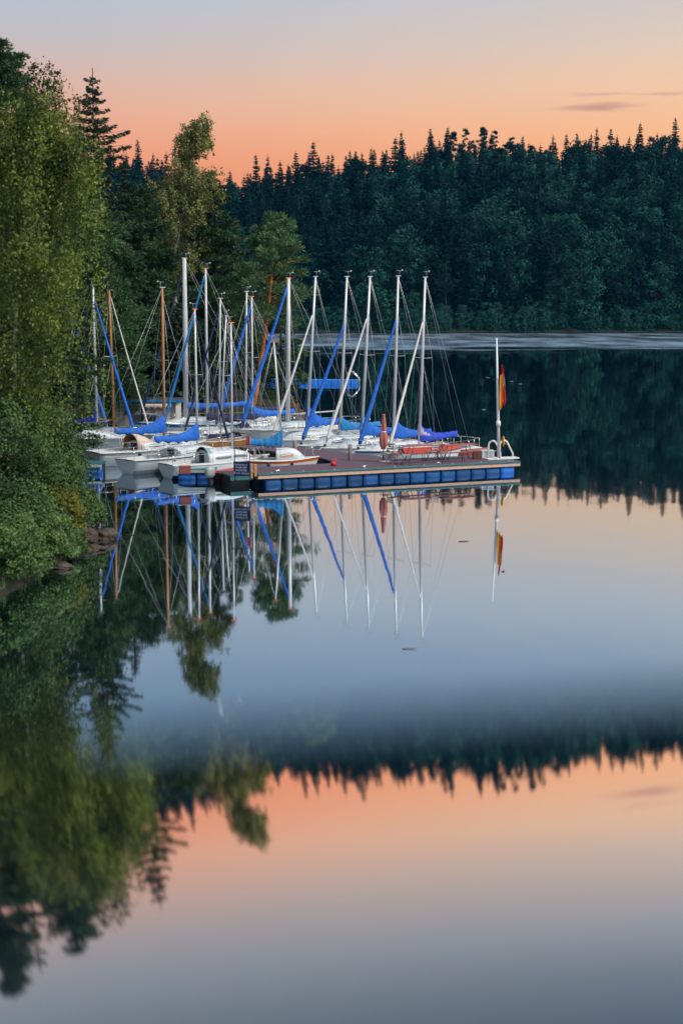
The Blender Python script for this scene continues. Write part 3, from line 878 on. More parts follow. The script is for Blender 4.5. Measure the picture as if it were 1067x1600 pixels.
if 0: rock('rock', 'rust brown boulder at the left edge of the waterline', (p.x - .5, p.y + .2, .02), (1.0, .6, .4), 17, .2)

# ------------------------------------------------------------------ sailing boats
def hull_half(t, B, stern=.72):
    """half breadth at station t (0 stern .. 1 bow)"""
    if t < .42:
        return B / 2 * (stern + (1 - stern) * math.sin(math.pi / 2 * t / .42))
    u = (t - .42) / .58
    return B / 2 * max(.012, (1 - u ** 2.1))
def build_hull(root, L_, B, Fb, hm, stripe=None, boot=None, deck=None, cockpit=True, rake=.10, stern=.72, band=None):
    """stations along x; returns sheer(t)"""
    nt_ = 22
    def sheer(t): return Fb * (1 + .20 * t * t - .06 * math.sin(math.pi * t))
    prof = [(1.0, 1.0), (.985, .80), (.97, .62), (.93, .30), (.84, .06), (.60, -.22), (.25, -.36), (0, -.40)]
    rows = []
    for i in range(nt_ + 1):
        t = i / nt_
        hb = hull_half(t, B, stern); s = sheer(t)
        row = []
        for (w, zz) in prof:
            tk = max(0, 1 - t / .34)
            z = s * zz if zz > 0 else zz * (1 - .5 * t) * (1 - .85 * tk)
            w = w * (1 - .42 * tk * (1 - max(0, zz)) ** 1.3)
            fl = w if t < .55 else w * (1 - .45 * (t - .55) / .45 * (1 - max(0, zz)))
            x = -L_ / 2 + L_ * t
            if t > .8: x -= (t - .8) / .2 * L_ * rake * (1 - max(0, min(1, z / s)))
            if t < .1: x += (.1 - t) / .1 * .10 * (1 - max(0, z / s))
            row.append((x, hb * fl, z))
        rows.append(row + [(p[0], -p[1], p[2]) for p in row[::-1][1:]])
    mb = MB(); n = len(rows[0])
    vs = [p for r in rows for p in r]; fs = []; ms = []
    mid = (n - 1)
    for i in range(nt_):
        for k in range(n - 1):
            kk = min(k, n - 2 - k)
            fs.append((i * n + k, (i + 1) * n + k, (i + 1) * n + k + 1, i * n + k + 1))
            ms.append(1 if kk == 0 and stripe else (2 if kk >= 3 and boot else 0))
    o = 0
    mb.v = [tuple(p) for p in vs]; mb.f = [list(f) for f in fs]; mb.m = ms; mb.sm = [True] * len(fs)
    mb.f.append(list(range(n))); mb.m.append(0); mb.sm.append(False)      # transom
    h = mb.build('hull', [hm, stripe or hm, boot or hm], root)
    # toe rail / rubbing strake
    for sgn in (1, -1):
        mbr = MB(); mbr.tube([(rows[i][0][0], sgn * (rows[i][0][1] + .004), rows[i][0][2]) for i in range(nt_ + 1)], .022, 5)
        mbr.build('rubbing_strake', band or DECKW, root)
    # deck with a sunken cockpit
    mb = MB(); ss = [-.97, -.62, -.6, 0, .6, .62, .97]
    vs = []
    for i in range(nt_ + 1):
        t = i / nt_; hb = hull_half(t, B, stern); s = sheer(t)
        for q in ss:
            z = s + .015 + .05 * (1 - q * q) * min(1, hb)
            inside = cockpit and .06 < t < .40 and abs(q) <= .601
            if inside: z = max(.1, s - .38)
            vs.append((rows[i][0][0], q * hb, z))
    fs = []; ms = []
    for i in range(nt_):
        for k in range(len(ss) - 1):
            a = i * len(ss) + k; fs.append((a, a + len(ss), a + len(ss) + 1, a + 1))
            tm = (i + .5) / nt_
            ms.append(1 if (cockpit and .06 < tm < .40 and 2 <= k <= 3) else 0)
    mb.v = vs; mb.f = [list(f) for f in fs]; mb.m = ms; mb.sm = [False] * len(fs)
    d = mb.build('deck', [deck or DECKW, COCKPIT], root)
    return sheer, d
def build_cabin(root, L_, B, sheer, t0, t1, h, cm, wm_=GLASS, nwin=2, hatch=True, wh=.42, stern=.72, wspan=(.10, .80)):
    mb = MB(); rings = []; n = 14
    def w(t): return min(hull_half(t, B, stern) * .70, B * .36)
    for i in range(n + 1):
        u = i / n; t = t0 + (t1 - t0) * u
        hh = h * (1 if u < .45 else max(.05, 1 - ((u - .45) / .55) ** 2.0)) * (1 - .12 * (1 - u))
        s = sheer(t) + .02; ww = w(t) * (1 if u < .8 else 1 - .5 * (u - .8) / .2); x = -L_ / 2 + L_ * t
        x += .0
        rings.append([(x, ww, s - .05), (x, ww * .97, s + hh * .55), (x, ww * .86, s + hh * .92), (x, ww * .45, s + hh * 1.06), (x, 0, s + hh * 1.1),
                      (x, -ww * .45, s + hh * 1.06), (x, -ww * .86, s + hh * .92), (x, -ww * .97, s + hh * .55), (x, -ww, s - .05)])
    mb.loft(rings, 0, True, True)
    c = mb.build('cabin', cm, root)
    for sgn in (1, -1):
        for k in range(nwin):
            a0 = wspan[0] + (wspan[1] - wspan[0]) * k / nwin + .02; a1 = wspan[0] + (wspan[1] - wspan[0]) * (k + 1) / nwin - .02
            mbw = MB(); vs = []
            m = 6
            for e, (lo, hi) in ((0, (.30, .30 + wh)),):
                for j in range(m + 1):
                    u = a0 + (a1 - a0) * j / m; t = t0 + (t1 - t0) * u
                    hh = h * (1 if u < .45 else max(.05, 1 - ((u - .45) / .55) ** 2.0)) * (1 - .12 * (1 - u))
                    ww = w(t); ed = .07 * (1 if j in (0, m) else 0)
                    lo2, hi2 = lo + ed, hi - ed
                    for q in (lo2, hi2):
                        wq = ww * (1 - .03 * min(q, .55) / .55) if q <= .55 else ww * (.97 - .11 * (q - .55) / .37)
                        vs.append((-L_ / 2 + L_ * t, sgn * (wq + .006), sheer(t) + .02 + hh * q))
            mbw.add(vs, [(2 * j, 2 * j + 2, 2 * j + 3, 2 * j + 1) for j in range(m)])
            mbw.build('window', wm_, c)
    if hatch:
        t = t0; x = -L_ / 2 + L_ * t; s = sheer(t)
        mbh = MB(); mbh.box((x - .012, 0, s + h * .42), (.02, w(t0) * .62, h * .9))
        mbh.build('companionway', BLACK, c)
        mbh = MB(); mbh.box((x + .32, 0, s + h * 1.08), (.62, w(t0) * .72, .05)); mbh.build('hatch', DECKW, c, bevel=.01)
    return c
def pulpit(root, L_, B, sheer, bow=True, stern=.72, hh=.5):
    mb = MB()
    if bow:
        t1, t2 = .80, .975
        A = [(-L_ / 2 + L_ * t1, s_ * hull_half(t1, B, stern) * .9, sheer(t1) + .03) for s_ in (1, -1)]
        tip = (L_ / 2 + .05, 0, sheer(1) + hh + .06)
        for a in A:
            s_ = 1 if a[1] > 0 else -1
            mid = (-L_ / 2 + L_ * .90, s_ * hull_half(.9, B, stern) * .95, sheer(.9) + hh)
            mb.tube([a, (a[0] + .05, a[1], a[2] + hh * .9), mid, tip], .016, 5)
            mb.tube([mid, (-L_ / 2 + L_ * .93, s_ * hull_half(.93, B, stern) * .8, sheer(.93) + .03)], .014, 5)
        return mb.build('pulpit', CHROME, root)
    t1, t2 = .10, .005
    P = []
    for s_ in (1, -1):
        a = (-L_ / 2 + L_ * t1, s_ * hull_half(t1, B, stern) * .9, sheer(t1) + .02)
        b = (-L_ / 2 + L_ * t2, s_ * hull_half(t2, B, stern) * .8, sheer(t2) + hh)
        mb.tube([a, (a[0], a[1], a[2] + hh), b, (b[0], b[1] * .45, b[2])], .016, 5)
        mb.tube([b, (b[0], b[1], sheer(t2) + .02)], .014, 5)
        P.append((b[0], b[1] * .45, b[2]))
    mb.tube([P[0], P[1]], .016, 5)
    return mb.build('pushpit', CHROME, root)
def lifelines(root, L_, B, sheer, stern=.72, hh=.48):
    for k in range(4):
        for s_ in (1, -1):
            t = .18 + .17 * k
            mb = MB(); mb.tube([(-L_ / 2 + L_ * t, s_ * hull_half(t, B, stern) * .93, sheer(t)), (-L_ / 2 + L_ * t, s_ * hull_half(t, B, stern) * .93, sheer(t) + hh)], .012, 5)
            mb.build('stanchion', CHROME, root)
    mb = MB()
    for s_ in (1, -1):
        mb.tube([(-L_ / 2 + L_ * t, s_ * hull_half(t, B, stern) * .93, sheer(t) + hh) for t in (.10, .18, .35, .52, .69, .80)], .007, 4)
    mb.build('guard_wire', WIRE, root)
def cover_loft(x0, z0, x1, z1, h0, h1, w0, w1, g, sag=.06, collar=True, y1=0.0):
    n = 22; rings = []
    for i in range(n + 1):
        u = i / n
        x = x0 + (x1 - x0) * u; z = z0 + (z1 - z0) * u - sag * math.sin(math.pi * u)
        top = h1 + (h0 - h1) * (math.exp(-u * 4.2) if collar else (1 - u)) + .015 * math.sin(u * 37 + g.uniform(0, 2))
        bot = .10 + .03 * math.sin(u * 29) + .02 * g.normal()
        w = (w0 + (w1 - w0) * u) * (1 + .16 * math.sin(u * 41 + 1) + g.uniform(-.10, .10))
        if i in (0, n): w *= .7; top *= .97; bot *= .7
        y = y1 * u
        rings.append([(x, y + w, z), (x, y + w * .85, z + top * .35), (x, y + w * .45, z + top * .8), (x, y, z + top), (x, y - w * .45, z + top * .8), (x, y - w * .85, z + top * .35),
                      (x, y - w, z), (x, y - w * .7, z - bot * .8), (x, y, z - bot), (x, y + w * .7, z - bot * .8)])
    return MB().loft(rings, 0, True, True)
def solve(bow_px, mast_px, J, side, Yb):
    """bow point and the stern-ward direction that puts the mast under its image column"""
    d = ray(bow_px, 700); d = d * (Yb / d.y); xb = d.x
    best = None
    for k in range(1440):
        a = 2 * math.pi * k / 1440
        if side * math.sin(a) < -1e-6: continue
        P = (xb + J * math.cos(a), Yb + J * math.sin(a), 1.0)
        e = abs(proj(P)[0] - mast_px)
        if best is None or e < best[0] - 1e-6: best = (e, a)
    return xb, best[1], best[0]
def sailboat(label, bow, mast, Yb, L_=6.4, B=2.2, Fb=.58, J=None, side=1, hm=GEL, stripe=None, boot=None, deck=None, band=None, cabin=(.36, .80, .36), cabm=None, win=2, winm=GLASS, wh=.42,
             mr=.075, mastm=ALU, cover=BLUE, boom=True, furl=None, fr=.85, frad=.085, boom_len=None, bright=.40, spread=(.52,), seed=1, rails=True, orange_top=False, vane=True,
             outboard=False, collar=1.0, patch=None, no_stay=False, frtop=.97, rudder=True, stern=.72, boomm=None, boot_names=None, name='sailboat', cabwin=(.10, .80), pulpits=True):
    g_ = np.random.default_rng(seed)
    J = J or L_ * .40
    xb, a, err = solve(bow, mast[2], J, side, Yb)
    if err > 3: print('  bow/mast mismatch', label[:30], round(err, 1))
    dv = Vector((math.cos(a), math.sin(a), 0))
    cen = Vector((xb, Yb, 0)) + dv * (L_ / 2)
    hd = a + math.pi
    root = empty(name, cen, hd, label, 'sailboat', 'sailing boats moored in the marina')
    sheer, dk = build_hull(root, L_, B, Fb, hm, stripe, boot, deck, True, stern=stern, band=band)
    if cabin:
        build_cabin(root, L_, B, sheer, cabin[0], cabin[1], cabin[2], cabm or hm, winm, win, True, wh, stern, cabwin)
    if pulpits:
        pulpit(root, L_, B, sheer, True, stern); pulpit(root, L_, B, sheer, False, stern)
    if rails: lifelines(root, L_, B, sheer, stern)
    # mast
    Minv = Matrix.Rotation(-hd, 3, 'Z')
    mx = L_ / 2 - J
    tm = (mx + L_ / 2) / L_
    zf = sheer(tm) + .04
    if cabin and cabin[0] < tm < cabin[1]:
        u = (tm - cabin[0]) / (cabin[1] - cabin[0])
        zf += cabin[2] * (1 if u < .45 else 1 - ((u - .45) / .55) ** 2) * 1.02
    foot = Vector((mx, 0, zf))
    fw = root.matrix_basis @ foot if False else Matrix.Rotation(hd, 3, 'Z') @ foot + cen
    tw = at_Y(mast[0], mast[1], fw.y)
    top = Minv @ (tw - cen)
    Lm = (top - foot).length; ax = (top - foot) / Lm
    mb = MB(); mb.tube([foot - ax * .02, foot + ax * Lm * .55, foot + ax * Lm], [mr, mr, mr * .72], 10)
    mst = mb.build('mast', mastm, root)
    side_v = Vector((0, 1, 0))
    mb = MB(); mb.box(top + Vector((0, 0, .03)), (.34, .05, .05)); mb.build('masthead', ORANGE if orange_top else ALUD, mst)
    if vane:
        mb = MB(); mb.tube([top + Vector((-.1, 0, .05)), top + Vector((-.1, 0, .30))], .010, 4); mb.tube([top + Vector((-.28, .03, .30)), top + Vector((.08, -.03, .30))], .010, 4)
        mb.box(top + Vector((-.25, .03, .33)), (.1, .008, .07)); mb.build('wind_vane', ALUD, mst)
    sp_pts = []
    for f_ in spread:
        p = foot + ax * Lm * f_
        sl = min(.62, B * .27)
        mb = MB(); mb.tube([p + side_v * sl + Vector((-.08, 0, .04)), p, p - side_v * sl + Vector((-.08, 0, .04))], .017, 5)
        mb.build('spreader', ALU, mst); sp_pts.append((p, sl))
    hound = foot + ax * Lm * max(fr, .80)
    for s_ in (1, -1):
        chain = Vector((mx - .12, s_ * hull_half(tm, B, stern) * .92, sheer(tm)))
        pts = [hound] + [p + side_v * s_ * sl + Vector((-.08, 0, .04)) for p, sl in sp_pts[::-1]] + [chain]
        mb = MB(); mb.tube(pts, .0075, 4); mb.build('shroud', WIRE, root)
        if sp_pts:
            mb = MB(); mb.tube([sp_pts[0][0], chain + Vector((-.3, 0, 0))], .0065, 4); mb.build('shroud', WIRE, root)
    bowp = Vector((L_ / 2 - .28, 0, sheer(.96) + .08))
    attach = foot + ax * Lm * fr
    if not no_stay:
        mb = MB(); mb.tube([attach, bowp], .009, 4); mb.build('forestay', WIRE, root)
    if furl is not None:
        p0 = bowp + (attach - bowp) * .035; p1 = bowp + (attach - bowp) * frtop
        mb = MB(); m = 26; pts = []; rd = []
        for i in range(m + 1):
            u = i / m; pts.append(p0 + (p1 - p0) * u + Vector((0, 0, -.05 * math.sin(math.pi * u))))
            rd.append(frad * (1.15 - .62 * u) * (1 + .07 * math.sin(i * 2.3)) * (.55 if i in (0, m) else 1))
        mb.tube(pts, rd, 8); fo = mb.build('furled_sail', furl, root)
        mb = MB(); mb.tube([bowp + Vector((0, 0, -.02)), bowp + Vector((0, 0, .10))], [.07, .07], 8); mb.build('furling_drum', BLACK, fo)
    sternp = Vector((-L_ / 2 + .05, 0, sheer(0) + .05))
    mb = MB(); mb.tube([top, sternp], .008, 4); mb.build('backstay', WIRE, root)
    # boom and its cover
    if boom:
        bl = boom_len or L_ * .43
        b0 = foot + ax * bright + Vector((-mr, 0, 0)); b1 = b0 + Vector((-bl, 0, .08))
        mb = MB(); mb.tube([b0, b1], [.045, .04], 8); bo = mb.build('boom', boomm or ALU, root)
        if cover is not None:
            cmb = cover_loft(b0.x + mr * 1.6, b0.z + .05, b1.x + .05, b1.z + .03, collar, .20, .15, .09, g_)
            cv = cmb.build('sail_cover', cover, bo)
            if patch:
                pm_ = MB(); n = 8; rr2 = []
                pmb = cover_loft(b0.x + mr * 1.75, b0.z + .32, b0.x - bl * .42, b0.z + .10, collar * .76, .10, .165, .06, g_, 0, True)
                pmb.build('cover_patch', patch, cv)
        mb = MB(); mb.tube([b1, top], .006, 4); mb.build('topping_lift', WIRE, root)
        mb = MB(); mb.tube([b1 + Vector((.3, 0, -.05)), Vector((b1.x + .35, 0, sheer(.2) - .1))], .012, 4); mb.build('mainsheet', SAILW, root)
    if rudder:
        mb = MB(); mb.box((-L_ / 2 - .10, 0, Fb * .30), (.16, .04, Fb * 1.5)); rd_ = mb.build('rudder', hm, root)
        mb = MB(); mb.tube([(-L_ / 2 - .05, 0, Fb + .12), (-L_ / 2 + .75, 0, Fb + .22)], .02, 5); mb.build('tiller', WOODM, rd_)
    if outboard: outboard_motor(root, (-L_ / 2 - .16, B * .2, Fb * .55))
    return root, sheer
def outboard_motor(parent, c, cm=None, s=1.0):
    mb = MB(); c = Vector(c)
    rings = []
    for z, a, b in ((0, .15, .11), (.10, .20, .14), (.26, .21, .15), (.36, .15, .11)):
        rings.append([(c.x + a * s * math.cos(k * math.pi / 6) - .03, c.y + b * s * math.sin(k * math.pi / 6), c.z + (.18 + z) * s) for k in range(12)])
    mb.loft(rings, 0, True, True)
    m = mb.build('outboard_motor', cm or ALUD, parent)
    mb = MB(); mb.box((c.x, c.y, c.z - .12 * s), (.14 * s, .11 * s, .6 * s)); mb.build('motor_leg', DARKM, m)
    return m

NAVYSTRIPE = mat('navy_stripe', (.01, .025, .10), .35)
BOATS = {}
def sb(key, *a, **k):
    BOATS[key] = sailboat(*a, **k); return BOATS[key]
# row moored on the far side of the pontoon, bows towards the camera and left (from the right)
sb('r1', 'white sailboat whose blue sail cover carries a pale patch, nearest the flagpole', 600, (664, 434, 655), 70.6, L_=6.6, J=2.6, furl=SAILW, fr=.76, frad=.075, cover=BLUE2, patch=mat('pale_cover_patch', (.46, .40, .52), .8), boom_len=2.9, seed=11, collar=.85, Fb=.50, bright=.20)
sb('r2', 'white sailboat with a blue furled jib reaching down just behind the closed parasol', 553, (622, 432, 614.5), 72.0, L_=6.6, J=2.75, furl=BLUE, fr=.76, frad=.11, cover=BLUE, boom_len=2.7, seed=12, collar=1.15, stripe=AZURE, band=DECKW, Fb=.50, bright=.20)
sb('r3', 'white sailboat with a white furled jib, middle of the row behind the pontoon', 501, (578, 433, 565), 73.4, L_=6.6, J=2.8, furl=SAILW, fr=.77, frad=.08, cover=BLUE, boom_len=2.7, seed=13, collar=1.1, Fb=.50, bright=.20)
sb('r4', 'white cabin sailboat with long dark windows and a blue furled jib at the pontoon edge', 464, (542, 433, 531), 74.6, L_=7.0, J=2.9, furl=BLUE, fr=.72, frad=.11, cover=AZURE, boom_len=2.8, seed=14, cabin=(.33, .84, .46), win=2, collar=.7, frtop=.985, Fb=.50, bright=.28)
sb('r5', 'white sailboat with a blue cover heaped at its mast and a thin white furled jib', 418, (493, 433, 480), 77.4, L_=6.6, J=2.9, furl=SAILW, fr=.78, frad=.075, cover=BLUE, boom_len=2.8, seed=15, collar=1.35, boot=GREYH, Fb=.52, bright=.30)
# the grey cruiser with the thick mast
sb('g', 'pale grey cruiser with the thickest bright mast, a porthole and a long blue furled jib', 370, (451, 435, 450), 79.5, L_=8.4, B=2.7, Fb=.86, J=3.3, hm=GEL2, furl=BLUE, fr=.97, frad=.125, cover=None, mr=.13, cabin=(.34, .80, .42), win=3, seed=16, spread=(.42,), orange_top=True, boom_len=3.2, vane=True)
sb('m11', 'white sailboat with a steep blue furled jib and a slender mast beside the pine trunk', 330, (393.5, 464, 395), 82.5, L_=7.2, J=2.9, furl=BLUE, fr=.96, frad=.115, cover=BLUE, mr=.06, seed=17, boom_len=3.0, collar=.6, orange_top=True)
sb('m10', 'white sailboat at the back of the marina, its mast topped by a cup anemometer', 322, (385.5, 456, 384), 86, L_=7.0, J=2.8, cover=NAVY, mr=.065, seed=18, boom_len=3.0, collar=.5, fr=.95)
sb('m7', 'white sailboat with a navy furled jib behind the small boats with outboard motors', 281, (344.5, 467, 342.5), 78.5, L_=6.8, J=2.7, furl=NAVY, fr=.97, frad=.07, cover=NAVY, mr=.055, seed=19, boom_len=2.7, collar=.5)
sb('m6', 'white sailboat with an orange masthead and a long azure furled jib slanting left', 246, (321.5, 420, 326.5), 81.5, L_=7.4, J=2.9, furl=AZURE, fr=.985, frad=.085, cover=NAVY, mr=.08, seed=20, boom_len=2.9, collar=.5, orange_top=True, hm=GEL)
sb('m4', 'large white yacht with the tallest thick grey mast and a long bright blue boom cover', 212, (288.5, 404, 291), 83.5, L_=8.6, B=2.7, Fb=.9, J=3.1, furl=NAVY, fr=.97, frad=.07, cover=BLUE, mr=.155, mastm=mat('grey_mast_paint', (.50, .52, .56), .45, var=.08), seed=21, boom_len=3.75, collar=.35, band=AZURE, stripe=AZURE, bright=.55, spread=(.45,))
sb('m8', 'wooden sailboat with brown topsides and a thin pale mast among the white boats', 312, (353.5, 494, 344), 76.5, L_=5.6, B=1.9, Fb=.5, J=2.2, hm=mat('brown_topsides', (.36, .15, .03), .4, var=.25), cabin=None, cover=None, mr=.045, seed=22, rails=False, deck=DECKT, fr=.9, boom_len=2.2)
# boats on the left, sterns towards the camera
sb('b', 'small white sailboat, bow right, with blue boom cover and dark name on its hull', 366, (304.5, 484, 309), 72.2, L_=7.1, B=2.15, Fb=.68, J=2.5, side=-1, furl=NAVY, fr=.98, frad=.06, cover=BLUE, mr=.06, seed=23, boom_len=2.75, collar=.85, orange_top=True, cabin=(.40, .82, .36), bright=.30, stripe=None, band=NAVYSTRIPE, rudder=False, boot=GREYH)
sb('a', 'white sailboat with a wooden mast and tan spray hood, its round stern towards the camera', 322, (254, 450, 257), 74.6, L_=6.9, B=2.3, Fb=.72, J=2.6, side=-1, mastm=WOODM, cover=BLUE, mr=.075, seed=24, boom_len=2.9, collar=.95, cabin=(.36, .84, .40), stripe=GREYH, bright=.35, fr=.95, furl=None, rudder=False)
sb('m2', 'sailboat with a wooden mast, a bare wooden boom and a thin white furled jib', 242, (171.5, 454, 179), 78.5, L_=7.2, B=2.2, Fb=.7, J=2.75, side=1, mastm=WOODM, boomm=WOODM, cover=None, mr=.07, furl=SAILW, fr=.985, frad=.04, seed=25, boom_len=2.0, hm=GREYH, rudder=False)
sb('m1', 'sailboat with the leftmost silver mast and a heaped blue cover near the bushes', 219, (146, 446, 152.5), 76.5, L_=7.4, B=2.3, Fb=.72, J=2.9, side=1, cover=BLUE2, mr=.075, furl=BLUE, fr=.93, frad=.085, seed=26, boom_len=2.0, collar=.8, hm=GEL, bright=.5, spread=(.4,))
sb('m0', 'sailboat half hidden by the bushes with only its blue furled jib showing above leaves', 176, (112, 478, 119), 81, L_=7.0, B=2.2, Fb=.7, J=2.8, side=1, cover=BLUE, mr=.07, furl=BLUE, fr=.95, frad=.085, seed=27, boom_len=2.2, collar=.5)
# boat C with the outboard, bow right, and the orange-striped boat
sb('c', 'white cabin boat with a windscreen and slot window beside the floats, thin mast topped orange', 421, (361, 505, 363), 68.6, L_=5.7, B=2.0, Fb=.66, J=2.1, side=-1, cover=None, mr=.05, seed=28, cabin=(.34, .84, .50), win=2, wh=.30, winm=mat('grey_window', (.16, .18, .19), .2), fr=.9, orange_top=True, boom=False, rudder=False, stern=.8, boot=NAVYSTRIPE)
sb('e', 'small white sailboat with an orange stripe and orange curtained windows beside the pontoon deck', 499, (428, 535, 441.5), 67.6, L_=3.45, B=1.6, Fb=.66, J=1.75, side=-1, cover=AZURE, mr=.05, seed=29, cabin=(.40, .80, .50), win=1, wh=.34, winm=GLASSO, boot=None, stripe=ORANGE, boom_len=1.6, collar=.85, orange_top=True, bright=.15, fr=.9, rails=False, spread=(), cabwin=(.12, .62))
# dark name lettering on the white boat's quarter and the transom ring on the round-sterned boat
def lettering(name, words, size, M, m, parent):
    """a line of lettering too small to read: a run of uneven strokes, one per letter"""
    g_ = random.Random(sum(words)); mb = MB(); x = 0; gl_ = []
    for n_ in words:
        for c_ in range(n_):
            w_ = size * g_.uniform(.34, .58); h_ = size * g_.choice([.55, .55, .6, .78])
            gl_.append((x, w_, h_, g_.random())); x += w_ + size * .12
        x += size * .34
    for (px_, w_, h_, q_) in gl_:
        px_ -= x / 2; b_ = -size * .3; t_ = size * .13
        mb.box((px_ + t_ / 2, b_ + h_ / 2, 0), (t_, h_, .006))
        if q_ < .75: mb.box((px_ + w_ - t_ / 2, b_ + h_ * .45, 0), (t_, h_ * .9, .006))
        mb.box((px_ + w_ / 2, b_ + h_ * (.94 if q_ < .6 else .5), .001), (w_ - 2 * t_, t_, .006))
        if q_ > .35: mb.box((px_ + w_ / 2, b_ + t_ / 2, .001), (w_ - 2 * t_, t_, .006))
    o = mb.build(name, m, parent); o.matrix_local = M
    return o

def hull_text(boat, txt, x, size, zf=.55, side=-1, m=None):
    root, sheer = boat
    L_ = None
    for ch in root.children:
        if ch.name.startswith('hull'): hull = ch
    zs = max(v.co.z for v in hull.data.vertices if abs(v.co.x - x) < .4) * zf
    best = max((abs(v.co.y) for v in hull.data.vertices if abs(v.co.x - x) < .3 and abs(v.co.z - zs) < .14), default=.9)
    # slope of the topside along x
    b2 = max((abs(v.co.y) for v in hull.data.vertices if abs(v.co.x - x - .6) < .3 and abs(v.co.z - zs) < .14), default=best)
    M = Matrix.Translation((x, side * (best + .03), zs)) @ Matrix.Rotation(math.atan2(side * (b2 - best), .6), 4, 'Z') @ Matrix.Rotation(math.pi / 2, 4, 'X')
    return lettering('hull_lettering', txt, size, M, NAVYSTRIPE, hull)
hull_text(BOATS['b'], (8, 2), -1.2, .17, .62)

# ------------------------------------------------------------------ pontoon
DZ = .56
FL = Vector((-3.68, 62.65, 0)); FR = Vector((8.48, 67.75, 0))
U = (FR - FL).normalized(); Vp = Vector((-U.y, U.x, 0)); LEN = (FR - FL).length
def pw(u, v, z=0.0):
    q = FL + U * u + Vp * v; return Vector((q.x, q.y, z))
def uv(P): 
    d = Vector((P[0], P[1], 0)) - FL; return d.dot(U), d.dot(Vp)
PR = math.atan2(U.y, U.x)
pon = empty('pontoon', pw(LEN / 2, 1.5), PR, 'long floating pontoon with plum coloured deck, pale timber edge and a row of blue floats', 'pontoon')
def pl(u, v, z): return Vector((u - LEN / 2, v - 1.5, z))
w_back = [(LEN, 0.0), (LEN - .1, 3.0), (8.0, 3.1)] + [uv(p) for p in ((2.0, 69.7), (-4.2, 75.9), (-5.6, 74.6), (-1.0, 69.2))] + [(4.9, 2.6), (0, 2.4)]
poly = [(0, 0)] + w_back
mb = MB(); mb.prism([pl(u, v, 0)[:2] for u, v in poly], DZ - .07, DZ); mb.build('deck', PLANKP, pon)
mb = MB(); mb.box(pl(LEN / 2, -.055, DZ - .03), (LEN + .1, .10, .085)); mb.build('edge_rail', TEALP, pon, bevel=.01)
mb = MB(); mb.box(pl(LEN / 2, -.03, DZ - .165), (LEN + .06, .07, .145)); mb.build('timber_beam', LARCH, pon)
mb = MB(); mb.box(pl(-.05, 1.2, DZ - .03), (.10, 2.4, .085)); mb.build('edge_rail', TEALP, pon)
mb = MB(); mb.box(pl(-.04, 1.2, DZ - .165), (.08, 2.4, .145)); mb.build('timber_beam', mat('dark_end_beam', (.09, .085, .08), .7, var=.3), pon)  # left end beam in a darker tone than the front one
mb = MB(); mb.box(pl(LEN + .045, 1.5, DZ - .165), (.08, 3.0, .16)); mb.build('timber_beam', LARCH, pon)
mb = MB(); mb.prism([pl(u, v, 0)[:2] for u, v in [(.35, .62), (LEN - .35, .62), (LEN - .4, 2.6), (8.2, 2.7), (5.2, 2.3), (.35, 2.1)]], -.15, DZ - .08); mb.build('underframe', BLACK, pon)
ENDM = mat('dark_landing_boards', (.035, .045, .05), .7, var=.35, vscale=5, stretch=(1, 14, 1))
mb = MB(); mb.box(pl(-.63, 1.45, DZ - .14), (1.02, 1.95, .07)); mb.build('end_landing', ENDM, pon)
mb = MB(); mb.box(pl(-.63, .44, DZ - .22), (1.06, .06, .16)); mb.build('timber_beam', TEALP, pon)
mb = MB(); mb.box(pl(-.63, 1.5, .10), (.9, 1.7, .5)); mb.build('underframe', BLACK, pon)
u2 = [(w_back[3][0] - .3, w_back[3][1] + .3), (w_back[4][0] + .25, w_back[4][1] - .3), (w_back[5][0] + .4, w_back[5][1]), (w_back[6][0] + .3, w_back[6][1] + .3)]
mb = MB(); mb.prism([pl(u, v, 0)[:2] for u, v in u2], -.15, DZ - .08); mb.build('underframe', BLACK, pon)
def float_(parent, c, d, ln, r, m):
    """ribbed plastic float lying along direction d"""
    d = Vector(d).normalized(); rings = []
    side = d.cross(Vector((0, 0, 1)))
    for x, k in ((-.5, .55), (-.485, .86), (-.46, 1), (-.2, 1.004), (.2, 1.004), (.46, 1), (.485, .86), (.5, .55)):
        ring = []
        for i in range(20):
            a = 2 * math.pi * i / 20
            cx_, cz_ = math.cos(a), math.sin(a)
            q = (abs(cx_) ** 2.5 + abs(cz_) ** 2.5) ** (-1 / 2.5)
            ring.append(Vector(c) + d * x * ln + (side * cx_ + Vector((0, 0, 1)) * cz_) * q * r * k)
        rings.append(ring)
    mb = MB(); mb.loft(rings, 0, True, True)
    return mb.build('float', m, parent)
def vary(m, k=.35):
    t = m.node_tree; p = t.nodes['Principled BSDF']; src = p.inputs['Base Color'].links[0].from_socket
    oi = t.nodes.new('ShaderNodeObjectInfo'); mr_ = N(t, 'ShaderNodeMapRange', i_To_Min=1 - k, i_To_Max=1 + k); t.links.new(oi.outputs['Random'], mr_.inputs['Value'])
    sc_ = N(t, 'ShaderNodeVectorMath', operation='SCALE'); t.links.new(src, sc_.inputs[0]); t.links.new(mr_.outputs[0], sc_.inputs['Scale']); t.links.new(sc_.outputs[0], p.inputs['Base Color'])
vary(FLOATB)
rf_ = random.Random(4)
nf = 16
FLOATB2 = mat('bright_blue_plastic_float', (.012, .16, .60), .38, var=.2, vscale=2.5)
